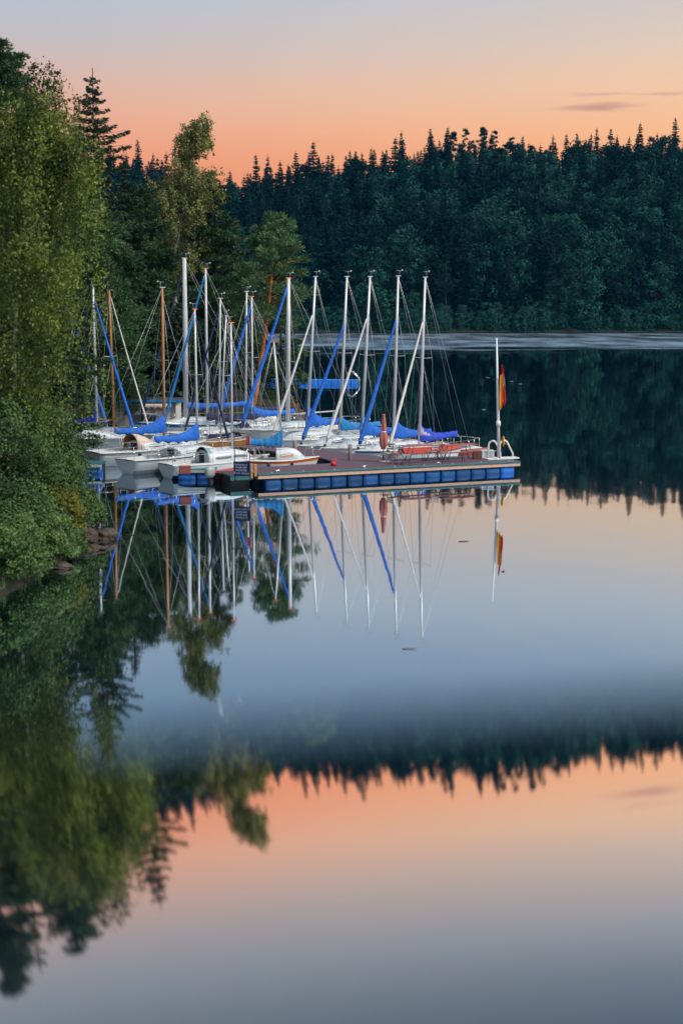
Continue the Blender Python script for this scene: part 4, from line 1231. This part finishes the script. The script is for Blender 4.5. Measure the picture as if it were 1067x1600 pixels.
for i in range(nf):
    gap = .12 if i in (5, 11, 15) else 0
    u = .32 + (LEN - .5) * (i + .5) / nf
    f_ = float_(pon, pl(u, .30 + rf_.uniform(-.02, .02), .10 + rf_.uniform(-.018, .012)), (1, rf_.uniform(-.015, .015), rf_.uniform(-.02, .02)), (LEN - .5) / nf * (.955 if not gap else .93), .285, FLOATB2 if i == nf - 1 else FLOATB)
    if i == nf - 1: f_['label'] = 'brighter blue end float'
for k in range(3):
    float_(pon, pl(.3, .95 + k * .55, .10), (0, 1, 0), .5, .27, NAVY)
for i in range(9):                                                     # bolts and cleats along the edge
    u = .6 + i * 1.5
    mb = MB(); mb.box(pl(u, -.07, DZ + .03), (.05, .05, .07)); mb.build('edge_bolt', CHROME, pon)
for u in (1.0, 5.2, 9.0, 12.2):
    mb = MB(); mb.tube([pl(u - .13, .2, DZ + .09), pl(u + .13, .2, DZ + .09)], .022, 6)
    for s_ in (-.06, .06): mb.tube([pl(u + s_, .2, DZ - .01), pl(u + s_, .2, DZ + .09)], .018, 6)
    mb.build('cleat', CHROME, pon)

def at_deck(px, py):
    return at_z(px, py, DZ)
# swimming ladder with two arched handrails
lad = empty('ladder', pw(LEN - .25, .35, DZ), PR, 'white swimming ladder with two arched handrails at the right end of the pontoon', 'ladder')
for k, (uu, vv) in enumerate(((-.62, .9), (.0, .9))):
    mb = MB(); P = [(uu - .1, vv, 0), (uu - .1, vv, .62)]
    P += [(uu + .12 + .22 * math.cos(a), vv, .66 + .22 * math.sin(a)) for a in np.linspace(math.pi, .45, 9)]
    P += [(uu + .62, vv, .22), (uu + .66, vv, -.55)] if k else [(uu + .55, vv, .28), (uu + .56, vv, 0)]
    mb.tube(P, .045, 8); mb.build('handrail', mat('white_painted_tube', (.78, .73, .68), .35), lad)
mb = MB(); mb.tube([(-.75, .9, .38), (-.18, .9, .38)], .02, 6); mb.build('grab_bar', CHROME, lad)
mb = MB(); mb.box((-.1, .75, .035), (1.7, .55, .06)); mb.build('step_plate', DECKW, lad)
# flagpole
p = at_deck(779, 718); ptop = at_Y(775.5, 528, p.y)
fp = empty('flagpole', p, 0, 'white flagpole with yellow and red flag at the right end of the pontoon', 'flagpole')
tv = Vector((ptop.x - p.x, 0, ptop.z - DZ))
mb = MB(); mb.tube([(0, 0, -.02), tv * .5, tv], [.075, .065, .035], 10); mb.build('pole', mat('white_pole_paint', (.74, .74, .77), .35, var=.05), fp)
mb = MB(); mb.tube([tv * .30 + Vector((0, -.06, -.12)), tv * .30 + Vector((0, -.07, .12))], [.12, .10], 10); mb.build('pulley_block', SAILW, fp)
def drape(path, wide, m, name, parent, ph=0, th=.05):
    """limp cloth hanging in folds down a pole"""
    rings = []
    for i, (z, x0, x1) in enumerate(path):
        n = 9; ring = []
        for k in range(n):
            a = k / (n - 1); ring.append((x0 + (x1 - x0) * a, -.10 + th * math.sin(a * 7 + ph + z * 1.1), z - .05 * math.sin(a * 5 + ph)))
        rings.append(ring + [(q[0], q[1] + .012, q[2]) for q in ring[::-1]])
    mb = MB(); mb.loft(rings, 0, True, True)
    return mb.build(name, m, parent)
def zz(py): return at_Y(777, py, p.y).z - DZ
fl = drape([(zz(y), x0, x1) for y, x0, x1 in ((585, -.02, .10), (600, -.03, .13), (615, -.04, .12), (630, -.05, .14), (639, -.04, .10))], 1, YELLOW, 'yellow_flag', fp)
drape([(zz(y), x0, x1) for y, x0, x1 in ((570, .03, .08), (580, .05, .14), (590, .08, .18), (600, .09, .20), (607, .10, .21))], 1, REDC, 'red_flag', fp, 1.0)
drape([(zz(y), x0, x1) for y, x0, x1 in ((589, .13, .19), (598, .14, .21), (606, .15, .23))], 1, WHITEC, 'white_flag_field', fp, 1.2, .06)
drape([(zz(y), x0, x1) for y, x0, x1 in ((606, .10, .22), (615, .10, .25), (625, .12, .27), (634, .12, .21))], 1, REDC, 'red_flag', fp, 2.0)
# orange life jacket tied to the flagpole
lj = drape([(z, x0, x1) for z, x0, x1 in ((.0, .02, .09), (-.10, -.02, .13), (-.26, .0, .12), (-.38, .03, .16), (-.44, .07, .14))], 1, YELLOW, 'life_jacket', None, .5, .08)
lj.location = (p.x + .12, p.y - .03, zz(682) + DZ)
tag(lj, 'orange yellow life jacket hung on the flagpole above the ladder', 'life jacket')
# white chest and brown box at the deck end
def crate(px0, px1, pyt, pyb, dep, m, name, label, cat, lid=None, dark=False):
    a = at_deck(px0, pyb); b = at_deck(px1, pyb)
    w = (b - a).length; h = max(.2, at_Y(px0, pyt, a.y).z - DZ)
    c = (a + b) / 2 + Vp * dep / 2
    e = empty(name, (c.x, c.y, DZ), math.atan2((b - a).y, (b - a).x), label, cat)
    mb = MB(); mb.box((0, 0, h * .44 + .005), (w, dep, h * .88)); mb.build('body', m, e, bevel=.015)
    mb = MB(); mb.box((0, 0, h * .94 + .008), (w * 1.03, dep * 1.03, h * .12)); mb.build('lid', lid or m, e, bevel=.012)
    return e
crate(757, 776, 705, 717, .7, GEL, 'storage_chest', 'white storage chest at the foot of the flagpole', 'chest')
crate(742, 757, 706, 717, .5, mat('stained_wooden_box', (.16, .055, .03), .6, var=.4), 'wooden_box', 'brown wooden box beside the white storage chest', 'box')
# garden tables and folding chairs
def garden_table(px, py, ln, label):
    q = at_deck(px, py); e = empty('garden_table', (q.x, q.y, DZ), PR, label, 'table', 'folding tables on the pontoon')
    mb = MB()
    mb.box((0, 0, .72), (ln, .55, .035)); mb.build('tabletop', MAHOG, e, bevel=.006)
    for s_ in (-1, 1):
        for t_ in (-1, 1):
            mb = MB(); mb.tube([(s_ * (ln / 2 - .2), t_ * .24, 0), (s_ * (ln / 2 - .45), t_ * .24, .70)], .018, 6); mb.build('leg', DARKM, e)
    mb = MB(); mb.tube([(-(ln / 2 - .3), 0, .35), (ln / 2 - .3, 0, .35)], .014, 6); mb.build('stretcher', DARKM, e)
    return e
def bench(px, py, ln, label):
    q = at_deck(px, py); e = empty('bench', (q.x, q.y, DZ), PR, label, 'bench', 'benches on the pontoon')
    mb = MB(); mb.box((0, 0, .44), (ln, .26, .03)); mb.build('seat', mat('red_brown_bench', (.22, .07, .06), .5, var=.2), e, bevel=.005)
    for s_ in (-1, 1):
        mb = MB(); mb.tube([(s_ * (ln / 2 - .2), -.11, 0), (s_ * (ln / 2 - .25), -.11, .43)], .015, 6)
        mb.tube([(s_ * (ln / 2 - .2), .11, 0), (s_ * (ln / 2 - .25), .11, .43)], .015, 6); mb.tube([(s_ * (ln / 2 - .22), -.11, .2), (s_ * (ln / 2 - .22), .11, .2)], .012, 6)
        mb.build('leg', DARKM, e)
    return e
def chair(px, py, rz, label):
    q = at_deck(px, py); e = empty('folding_chair', (q.x, q.y, DZ), rz, label, 'chair', 'folding chairs on the pontoon')
    mb = MB()
    for i in range(5): mb.box((-.17 + i * .085, 0, .45), (.07, .42, .018))
    for s_ in (-1, 1): mb.box((0, s_ * .18, .436), (.42, .02, .014))
    mb.build('seat', mat('grey_slat', (.36, .34, .35), .6), e)
    mb = MB()
    for i in range(3): mb.box((.25 + i * .02, 0, .62 + i * .10), (.018, .42, .06))
    for s_ in (-1, 1): mb.box((.262, s_ * .19, .70), (.02, .02, .36))
    mb.build('backrest', MATS['grey_slat'], e)
    for s_ in (-1, 1):
        mb = MB(); mb.tube([(-.20, s_ * .21, 0), (.24, s_ * .21, .50), (.30, s_ * .21, .88)], .013, 6); mb.build('leg', DARKM, e)
        mb = MB(); mb.tube([(.24, s_ * .235, 0), (-.17, s_ * .235, .45)], .013, 6); mb.build('leg', DARKM, e)
    return e
garden_table(662, 719, 2.2, 'red brown folding table on the pontoon straight below the purple and blue boom cover')
garden_table(716, 718, 1.8, 'red brown folding table nearest the wooden box on the pontoon')
bench(640, 724, 1.9, 'narrow bench in front of the table below the boom cover')
bench(706, 722, 1.6, 'narrow bench in front of the table nearest the wooden box')
chair(603, 722, PR + .3, 'folding chair beside the closed parasol')
chair(634, 726, PR + 2.8, 'folding chair closest to the pontoon edge, at the left end of the tables')
chair(674, 720, PR - 1.4, 'folding chair between the two tables with its slatted back showing')
chair(690, 719, PR + 1.7, 'folding chair at the left end of the table nearest the wooden box')
# closed parasol
q = at_deck(599, 722); qt = at_Y(597, 647, q.y).z - DZ
e = empty('parasol', (q.x, q.y, DZ), 0, 'closed faded red parasol tied round the middle, standing on the pontoon', 'parasol')
mb = MB(); mb.tube([(0, 0, 0), (0, 0, qt)], .025, 8); mb.build('pole', DARKM, e)
mb = MB(); mb.tube([(0, 0, 0), (0, 0, .07)], [.27, .24], 14); mb.build('base', mat('concrete_base', (.3, .3, .3), .9), e)
zb = qt * .27
rings = []
for i in range(21):
    a = i / 20; z = zb + (qt - zb) * a
    r_ = (.13 + .05 * math.sin(math.pi * min(1, a * 1.9))) * (1 if a > .08 else .75) - .045 * math.exp(-((a - .50) / .04) ** 2) - .07 * max(0, a - .55) / .45
    rings.append([(r_ * (1 + .20 * math.sin(5 * th + 3 * a)) * math.cos(th), r_ * (1 + .20 * math.sin(5 * th + 3 * a)) * math.sin(th), z) for th in np.linspace(0, 2 * math.pi, 24, endpoint=False)])
mb = MB(); mb.loft(rings, 0, True, True); c_ = mb.build('canopy', PINK, e)
mb = MB(); mb.tube([(0, 0, zb + (qt - zb) * .485), (0, 0, zb + (qt - zb) * .515)], [.125, .125], 12); mb.build('tie', SAILW, c_)
# wooden boat with varnished red topsides lying behind the tables
def open_boat(name, label, px0, px1, Yc, L_, B, Fb, hm, rail, inside, boot=None, cover=None, cat='rowing boat', yaw=None, z=0):
    a = at_Y(px0, 470, Yc).x; b = at_Y(px1, 470, Yc).x
    e = empty(name, ((a + b) / 2, Yc, z), yaw if yaw is not None else 0, label, cat)
    sheer, d = build_hull(e, L_, B, Fb, hm, None, boot, inside, True, stern=.6, band=rail)
    for k in (.25, .55):
        mb = MB(); mb.box((-L_ / 2 + L_ * k, 0, Fb * .8), (.2, hull_half(k, B, .6) * 1.8, .03)); mb.build('thwart', inside, e)
    if cover is not None:
        rings = []
        for i in range(13):
            t = .16 + .80 * i / 12; hb = hull_half(t, B, .6); s = sheer(t)
            rings.append([(-L_ / 2 + L_ * t, hb * q, s + .03 + .22 * (1 - q * q)) for q in (1.0, .7, .35, 0, -.35, -.7, -1.0)])
        mb = MB(); mb.loft(rings, 0, False, True, closed=False); mb.build('boat_cover', cover, e)
    return e
open_boat('dinghy', 'mahogany dinghy with a red cover lying behind the tables on the pontoon', 612, 722, 71.4, 3.9, 1.3, .62, GEL, MAHOG, MAHOG, None, mat('red_boat_cover', (.42, .045, .025), .6, var=.2), 'dinghy', PR - .08)
open_boat('dinghy', 'varnished orange brown dinghy between the red covered boat and the flagpole', 708, 764, 72.6, 2.2, 1.1, .55, MAHOG, ORANGE, MAHOG, None, None, 'dinghy', PR - .05)
# mooring posts behind the deck
for px, py, hpx, lab in ((461, 715, 26, 'grey mooring post at the bow of the boat with long dark windows'), (547, 719, 24, 'grey mooring post at the bow of the boat behind the parasol')):
    q = at_deck(px, py); hh = hpx / F * q.y
    mb = MB(); mb.tube([(0, 0, -.6), (0, 0, hh), (0, 0, hh + .04)], [.10, .10, .06], 12)
    o = mb.build('mooring_post', mat('weathered_post', (.24, .20, .20), .8, var=.3, vscale=5)); o.location = q; tag(o, lab, 'post')
# notice board
q0 = at_deck(366, 747); q1 = at_deck(391, 748)
sg = empty('notice_board', (q0 + q1) / 2, math.atan2((q1 - q0).y, (q1 - q0).x), 'navy notice board with rows of pale lettering hung between two posts', 'notice board')
hw = (q1 - q0).length / 2
zt = at_Y(366, 676, q0.y).z - DZ
for s_, hh_ in ((-1, zt), (1, zt - .05)):
    mb = MB(); mb.tube([(s_ * hw * .93, .03, -.1), (s_ * hw * .93, .03, hh_)], .022, 8); mb.build('post', DARKM, sg)
mb = MB(); mb.tube([(-hw * 1.35, .03, zt + .02), (hw * 1.15, .03, zt - .06)], .022, 8); mb.build('crossbar', DARKM, sg)
mb = MB(); mb.box((0, -.02, .42), (hw * 2.05, .03, .62)); pn_ = mb.build('panel', SIGNB, sg, bevel=.006)
for i, tx in enumerate(((9,), (8,), (8,), (5, 5))):
    lettering('sign_lettering', tx, .115, Matrix.Translation((0, -.038, .60 - i * .125)) @ Matrix.Rotation(math.pi / 2, 4, 'X'), SIGNW, sg)
# small items on the deck
def post(px, py, hpx, r, m, name, label, cat, cap=None):
    q = at_deck(px, py); hh = hpx / F * q.y
    e = empty(name, q, 0, label, cat)
    mb = MB(); mb.box((0, 0, hh / 2), (r * 2, r * 2, hh)); mb.build('shaft', m, e, bevel=.01)
    mb = MB(); mb.box((0, 0, hh + .015), (r * 2.2, r * 2.2, .035), taper=.6); mb.build('cap', cap or m, e)
    return e
post(399.5, 744, 18, .055, LARCH2, 'timber_post', 'short orange timber post on the pontoon right of the notice board', 'post')
post(393.5, 747, 22, .04, LARCH2, 'timber_post', 'thin orange timber post touching the notice board edge', 'post')
q = at_deck(521, 728)
e = empty('fire_extinguisher', q, 0, 'small red bollard with a tall handle standing alone on the deck', 'bollard')
mb = MB(); mb.tube([(0, 0, 0), (0, 0, .16), (0, 0, .2)], [.13, .13, .08], 12); mb.build('body', REDP, e)
mb = MB(); mb.tube([(.1, 0, 0), (.1, 0, .38)], .025, 8); mb.build('handle', REDC, e)
e.name = 'bollard'
# red and white pennant hung from the notice board crossbar
pd = MB(); rings = []
for z, w in ((0, .03), (-.10, .09), (-.26, .10), (-.38, .12), (-.46, .05)):
    rings.append([(w * math.cos(a), w * .5 * math.sin(a), z) for a in np.linspace(0, 6.283, 10, endpoint=False)])
pd.loft(rings, 0, True, True)
o = pd.build('pennant', mat('pink_and_white_cloth', (.62, .12, .18), .8, var=.6, vscale=5)); qq = (q0 + q1) / 2
o.location = at_Y(388, 679, qq.y); tag(o, 'pink and white rolled pennant hanging from the notice board crossbar', 'pennant')

# finger pontoons with blue floats and small motor boats on the left
def finger(px0, px1, pyw, v, label, deckm, yaw=.06):
    a = at_z(px0, pyw, 0); b = at_z(px1, pyw, 0); ln = (b - a).length
    e = empty('finger_pontoon', ((a.x + b.x) / 2, (a.y + b.y) / 2 + v / 2, 0), math.atan2(b.y - a.y, b.x - a.x), label, 'pontoon', 'short finger pontoons')
    mb = MB(); mb.box((0, 0, .47), (ln, v, .06)); mb.build('deck', deckm, e)
    mb = MB(); mb.box((0, -v / 2 - .03, .40), (ln, .05, .12)); mb.build('side_beam', mat('grey_beam', (.35, .42, .45), .6, var=.2), e)
    n = max(2, round(ln / .9))
    for k in range(n):
        float_(e, (-ln / 2 + ln * (k + .5) / n, -v / 2 + .22, .12), (1, 0, 0), ln / n * .93, .21, mat('mid_blue_float', (.015, .13, .46), .4, var=.2))
    mb = MB(); mb.box((0, .1, .15), (ln * .95, v * .6, .5)); mb.build('underframe', BLACK, e)
    return e
finger(277, 337, 750, 1.2, 'short floating jetty with two blue floats in front of the windscreen boat', TEALP)
finger(122, 160, 741, 1.3, 'short floating jetty with blue floats half hidden by the bush', TEALP)
q = at_z(279, 742, .5); 
e = empty('storage_box', (q.x, q.y + .4, .5), .2, 'red brown crate at the left end of the jetty with two floats', 'box')
mb = MB(); mb.box((.25, 0, .17), (.5, .4, .30)); mb.build('body', mat('red_brown_crate', (.23, .055, .045), .7, var=.2), e, bevel=.01)
mb = MB(); mb.box((.25, 0, .335), (.52, .42, .03)); mb.build('lid', mat('red_brown_crate_lid', (.27, .075, .06), .7), e)
# green canoe stern
open_boat('rowing_boat', 'dark green rowing boat nosing out beside the jetty with two floats', 258, 284, 66.9, 2.2, .9, .42, GREENP, GREENP, GREENP, None, None, 'rowing boat', 2.5)
# red motor dinghy with a big grey outboard
e = open_boat('motorboat', 'small dark motorboat with a red rim and big grey outboard beside the notice board', 343, 355, 64.75, 1.6, .9, .42, BLACK, REDC, REDP, None, None, 'motorboat', 1.0)
m_ = outboard_motor(e, (-.95, .12, -.04), mat('grey_outboard_cowl', (.36, .38, .40), .3, var=.1), 1.45)

# ------------------------------------------------------------------ huts on the bank
def hut(label, px0, px1, Y, pyt, zb, dep, wallm, openings, fascia=AZURE, roofm=ROOFD):
    a = at_Y(px0, 470, Y).x; b = at_Y(px1, 470, Y).x; zt = at_Y(px0, pyt, Y).z
    w = b - a
    e = empty('hut', ((a + b) / 2, Y + dep / 2, zb), 0, label, 'hut')
    h = zt - zb
    mb = MB(); mb.box((0, 0, h / 2), (w, dep, h)); wl = mb.build('wall', wallm, e)
    mb = MB(); mb.box((0, 0, h + .08), (w + .3, dep + .3, .14)); rf = mb.build('roof', roofm, e)
    mb = MB(); mb.box((.25, -dep / 2 - .22, h + .14), (w + .9, .13, .15)); mb.build('fascia', fascia, rf)
    for x in np.linspace(-w / 2 + .08, w / 2 - .08, 4):
        mb = MB(); mb.box((x, -dep / 2 - .12, h / 2), (.07, .07, h)); mb.build('post', mat('hut_post', (.16, .14, .15), .7), e)
    for (x0, x1, z0, z1) in openings:
        mb = MB(); mb.box((w * ((x0 + x1) / 2 - .5), -dep / 2 - .004, h * (z0 + z1) / 2), (w * (x1 - x0), .03, h * (z1 - z0))); f_ = mb.build('window', GLASS, e)
        mb = MB(); xx, zz_ = w * ((x0 + x1) / 2 - .5), h * (z0 + z1) / 2; hx, hz = w * (x1 - x0) / 2, h * (z1 - z0) / 2
        for sx in (-1, 1): mb.box((xx + sx * hx, -dep / 2 - .02, zz_), (.06, .05, hz * 2))
        for sz in (-1, 1): mb.box((xx, -dep / 2 - .021, zz_ + sz * hz), (hx * 2, .045, .06))
        mb.build('frame', DECKW, f_)
    return e, w, h, dep
hut_e, w, h, dep = hut('low white rendered hut with a blue roof edge behind the left masts', 172, 272, 87.5, 630, .45, 3.0, WALLW, [])
# scalloped cream awning along the hut
rings = []
for k in range(41):
    u = k / 40; x = w * (.02 + .42 * u); s_ = abs(math.sin(u * math.pi * 4))
    rings.append([(x, -dep / 2 - .30, h - .02), (x, -dep / 2 - .34, h - .16), (x, -dep / 2 - .33, h - .22 - .20 * s_), (x, -dep / 2 - .31, h - .16), (x, -dep / 2 - .27, h - .02)])
mb = MB(); mb.loft(rings, 0, True, True); mb.build('awning', CREAM, hut_e)
# dark garden furniture in front of the hut
for px, lab in ((214, 'dark covered garden table in front of the white hut'), (233, 'dark upholstered garden seat under the cream awning')):
    q = at_Y(px, 655, 86); e = empty('garden_bench', (q.x, 86, .35), .1, lab, 'garden furniture')
    mb = MB(); mb.box((0, 0, .35), (.85, .5, .30)); mb.build('seat', mat('dark_cushion', (.03, .04, .05), .8), e, bevel=.04)
    mb = MB(); mb.box((0, .26, .72), (.85, .14, .5)); mb.build('backrest', MATS['dark_cushion'], e, bevel=.04)
    for s_ in (-1, 1):
        mb = MB(); mb.box((s_ * .38, 0, .10), (.06, .45, .22)); mb.build('leg', DARKM, e)
hut('small white hut with teal trim and windows behind the bushes', 80, 140, 84.0, 627, .4, 2.5, GEL, [(.12, .38, .45, .85), (.45, .7, .45, .85)], TEALP, mat('teal_roof', (.03, .22, .26), .6))
# white railing of the little landing stage by the bushes
ra = at_Y(92, 655, 74); rb = at_Y(132, 655, 74)
e = empty('railing', (ra.x, 74, .3), 0, 'white railing of the landing stage seen through the bushes', 'railing')
wr = rb.x - ra.x
for zq in (.65, 1.15): 
    mb = MB(); mb.tube([(0, 0, zq), (wr, 0, zq)], .03, 6); mb.build('rail', DECKW, e)
for k in range(4):
    mb = MB(); mb.tube([(wr * k / 3, 0, -.4), (wr * k / 3, 0, 1.17)], .03, 6); mb.build('post', DECKW, e)
# landing stage decks joining the marina to the bank
def stage(name, label, pts, z, m):
    mb = MB(); mb.prism([(p_[0], p_[1]) for p_ in pts], z - .12, z)
    return tag(mb.build(name, m), label, 'landing stage')
stage('landing_stage', 'grey boarded landing stage running along the bank in front of the hut', [(-16.5, 84.0), (-6.5, 84.9), (-6.4, 87.2), (-16.5, 87.0)], .45, mat('grey_boards', (.20, .19, .19), .8, var=.3, vscale=5, stretch=(1, 12, 1)))

# ------------------------------------------------------------------ blue bathing pontoon in the bay
Yp = 134.0
a = at_z(414, 599.5, .0); b = at_z(558, 600.5, .0)
bp = empty('bathing_pontoon', ((a.x + b.x) / 2, (a.y + b.y) / 2, 0), math.atan2(b.y - a.y, b.x - a.x), 'bright blue modular swimming pontoon with a white railed ladder out in the bay', 'pontoon')
lnp = (b - a).length; n = 14
CUBE = mat('blue_pontoon_cube', (.012, .19, .70), .4, var=.15)
for j in range(2):
    for i in range(n):
        mb = MB(); mb.box((-lnp / 2 + lnp * (i + .5) / n, j * .62 + .3, .17), (lnp / n * .95, .58, .52), taper=.97)
        mb.build('float', CUBE, bp, bevel=.05)
mb = MB(); mb.box((-.3, .6, .46), (.5, .5, .05)); mb.build('hatch_plate', DECKW, bp)
for s_ in (.1, .9):
    mb = MB(); P = [(lnp / 2 - 1.0, s_, .43), (lnp / 2 - .95, s_, 1.15), (lnp / 2 - .5, s_, 1.25), (lnp / 2 + .15, s_, .55), (lnp / 2 + .18, s_, -.3)]
    mb.tube(P, .05, 6); mb.build('handrail', CHROME, bp)

# ------------------------------------------------------------------ drifting bits on the water
def twig(px, py, ln, rz, label, r=.012):
    q = at_z(px, py, .005); mb = MB(); g_ = np.random.default_rng(int(px))
    mb.tube([(-ln / 2, 0, 0), (-ln * .1, .02 * ln, .012), (ln * .2, -.02 * ln, .008), (ln / 2, .04 * ln, .02)], [r, r * 1.1, r * .8, r * .3], 6)
    mb.tube([(ln * .1, 0, .01), (ln * .28, .09 * ln, .03)], [r * .7, r * .3], 5)
    o = mb.build('twig', BARKD); o.location = q; o.rotation_euler = (0, 0, rz)
    return tag(o, label, 'twig', 'bits of wood adrift on the lake')
twig(725, 846, .42, .15, 'bent twig adrift on the calm water below the pontoon')
twig(640, 1014, .36, -.05, 'thin twig adrift near the tips of the mast reflections', .008)
twig(205, 836, .5, .02, 'thin stick pointing out over the water from the tip of the rocks', .015)
twig(786, 893, .10, .4, 'tiny dark chip of wood adrift below the flag reflection', .018)
for px, py in ((761, 590), (798, 596), (812, 600), (755, 640)):
    q = at_z(px, py, .004); g_ = np.random.default_rng(px)
    w_ = .10 * (q.y / 100)
    mb = MB(); mb.loft([[(w_ * k * math.cos(t_) * 1.6, w_ * k * .8 * math.sin(t_) * 1.3, z_) for t_ in np.linspace(0, 6.283, 9, endpoint=False)] for k, z_ in ((.6, -.01), (1, .01), (.7, .03))], 0, True, True)
    o = mb.build('floating_leaf', mat('pale_leaf', (.16, .20, .19), .6)); o.location = q
    tag(o, 'pale leaf floating on the dark water to the right of the boats', 'leaf', 'pale leaves floating on the dark water')

open_boat('dinghy', 'open boat under a bright blue tarpaulin between the left masts and the white hut', 176, 232, 80.5, 4.2, 1.6, .6, GEL, DECKW, GREYH, None, BLUE, 'dinghy', .25)
open_boat('dinghy', 'small white tender with a navy tarpaulin behind the brown wooden boat', 326, 372, 79.8, 3.6, 1.5, .55, GEL, DECKW, GREYH, None, NAVY, 'dinghy', .5)
open_boat('dinghy', 'open boat under a blue tarpaulin right of the slender mast, behind the grey cruiser', 402, 448, 86.5, 4.0, 1.6, .65, GEL2, DECKW, GREYH, None, AZURE, 'dinghy', -.3)
# spray hood, windscreen, fenders and lines
def hood(boat, t, w_, h_, ln, m, mi):
    root, sheer = boat
    L_ = -2 * min(v.co.x for ch in root.children if ch.name.startswith('hull') for v in ch.data.vertices)
    x0 = -L_ / 2 + L_ * t; s0 = sheer(t)
    rings = []
    for i in range(6):
        u = i / 5; hh = h_ * (math.sin(math.pi / 2 * (1 - .75 * u)) ** .8) ; x = x0 + ln * u
        rings.append([(x, w_ * math.cos(a), s0 + .02 + hh * max(0, math.sin(a)) ** .7) for a in np.linspace(0, math.pi, 11)])
    mb = MB(); mb.loft(rings, 0, False, True, closed=False)
    o = mb.build('spray_hood', m, root)
    so = o.modifiers.new('cloth', 'SOLIDIFY'); so.thickness = .02; so.offset = -1
    so.material_offset = 1
    o.data.materials.append(mi)
    return o
hood(BOATS['a'], .33, .72, .80, 1.15, CREAM, BROWNC)
hood(BOATS['c'], .34, .62, .72, .55, mat('pale_windscreen', (.22, .36, .40), .15), GLASS)
hood(BOATS['m7'], .33, .62, .68, .8, NAVY, NAVY)
hood(BOATS['m10'], .33, .62, .68, .8, WHITEC, WHITEC)
hood(BOATS['r3'], .33, .55, .52, .7, mat('grey_tarp', (.26, .25, .22), .8, bump=.4), NAVY)
FEND = {'b': 'dark blue fender hung on the side of the boat with the dark hull name', 'a': 'dark blue fender hung on the round sterned boat with the tan hood', 'r2': 'dark fender at the bow behind the parasol', 'e': 'dark blue ball fender on the orange striped boat',
        'r4': 'dark fender on the boat with long dark windows', 'g': 'dark fender on the pale grey cruiser', 'c': 'dark blue fender on the boat with the windscreen', 'r1': 'dark fender on the boat nearest the flagpole'}
for kx, lab in FEND.items():
    root, sheer = BOATS[kx]
    hull = [ch for ch in root.children if ch.name.startswith('hull')][0]
    L_ = -2 * min(v.co.x for v in hull.data.vertices)
    Wm = Matrix.Translation(root.location) @ Matrix.Rotation(root.rotation_euler.z, 4, 'Z')
    near_s = min((1, -1), key=lambda s_: (Wm @ Vector((0, s_, 0))).y)
    for j, t in enumerate((.30, .62)):
        yb = max(abs(v.co.y) for v in hull.data.vertices if abs(v.co.x - (-L_ / 2 + L_ * t)) < .35)
        c = Wm @ Vector((-L_ / 2 + L_ * t, near_s * (yb + .07), sheer(t) - .30))
        e = empty('fender', c, 0, lab, 'fender', 'pair of ' + lab)
        mb = MB(); mb.tube([(0, 0, -.26), (0, 0, -.22), (0, 0, -.12), (0, 0, .12), (0, 0, .2), (0, 0, .25)], [.03, .075, .09, .09, .07, .025], 10); mb.build('body', NAVY if kx != 'r2' else BLACK, e)
        mb = MB(); mb.tube([(0, 0, .24), (0, -.0, .34)], .012, 5); mb.build('lanyard', SAILW, e)
for i, (kx, lab) in enumerate((('r1', 'slack mooring rope from the bow nearest the flagpole to the pontoon'), ('r2', 'slack mooring rope from the bow behind the parasol to the pontoon'), ('r3', 'slack mooring rope from the middle bow of the row to the pontoon'),
                    ('r4', 'slack mooring rope from the boat with long dark windows to the pontoon'), ('r5', 'slack mooring rope from the boat with the heaped cover to the pontoon'))):
    root, sheer = BOATS[kx]
    hull = [ch for ch in root.children if ch.name.startswith('hull')][0]
    L_ = -2 * min(v.co.x for v in hull.data.vertices)
    Wm = Matrix.Translation(root.location) @ Matrix.Rotation(root.rotation_euler.z, 4, 'Z')
    b0 = Wm @ Vector((L_ / 2 - .1, 0, sheer(1) + .04)); d_ = (Wm @ Vector((1, 0, 0)) - Wm @ Vector((0, 0, 0)))
    b1 = Vector((b0.x + d_.x * .9 + .25, b0.y + d_.y * .9, DZ + .03))
    mb = MB(); mb.tube([b0 + (b1 - b0) * u - Vector((0, 0, .12 * math.sin(math.pi * u))) for u in np.linspace(0, 1, 7)], .014, 5)
    tag(mb.build('mooring_rope', SAILW), lab, 'rope')
# ------------------------------------------------------------------ evening haze over the lake
hm_ = bpy.data.materials.new('haze'); hm_.use_nodes = True
t = hm_.node_tree; t.nodes.clear()
o_ = N(t, 'ShaderNodeOutputMaterial'); pv = N(t, 'ShaderNodeVolumePrincipled')
pv.inputs['Color'].default_value = (.06, .48, .95, 1); pv.inputs['Density'].default_value = 0.00006; pv.inputs['Anisotropy'].default_value = 0.0
t.links.new(pv.outputs[0], o_.inputs['Volume'])
mb = MB(); mb.box((40, 540, 55), (1200, 1280, 124)); hz = mb.build('haze', hm_)
tag(hz, 'thin blue evening haze over the lake and far hillside', None, None, 'stuff')
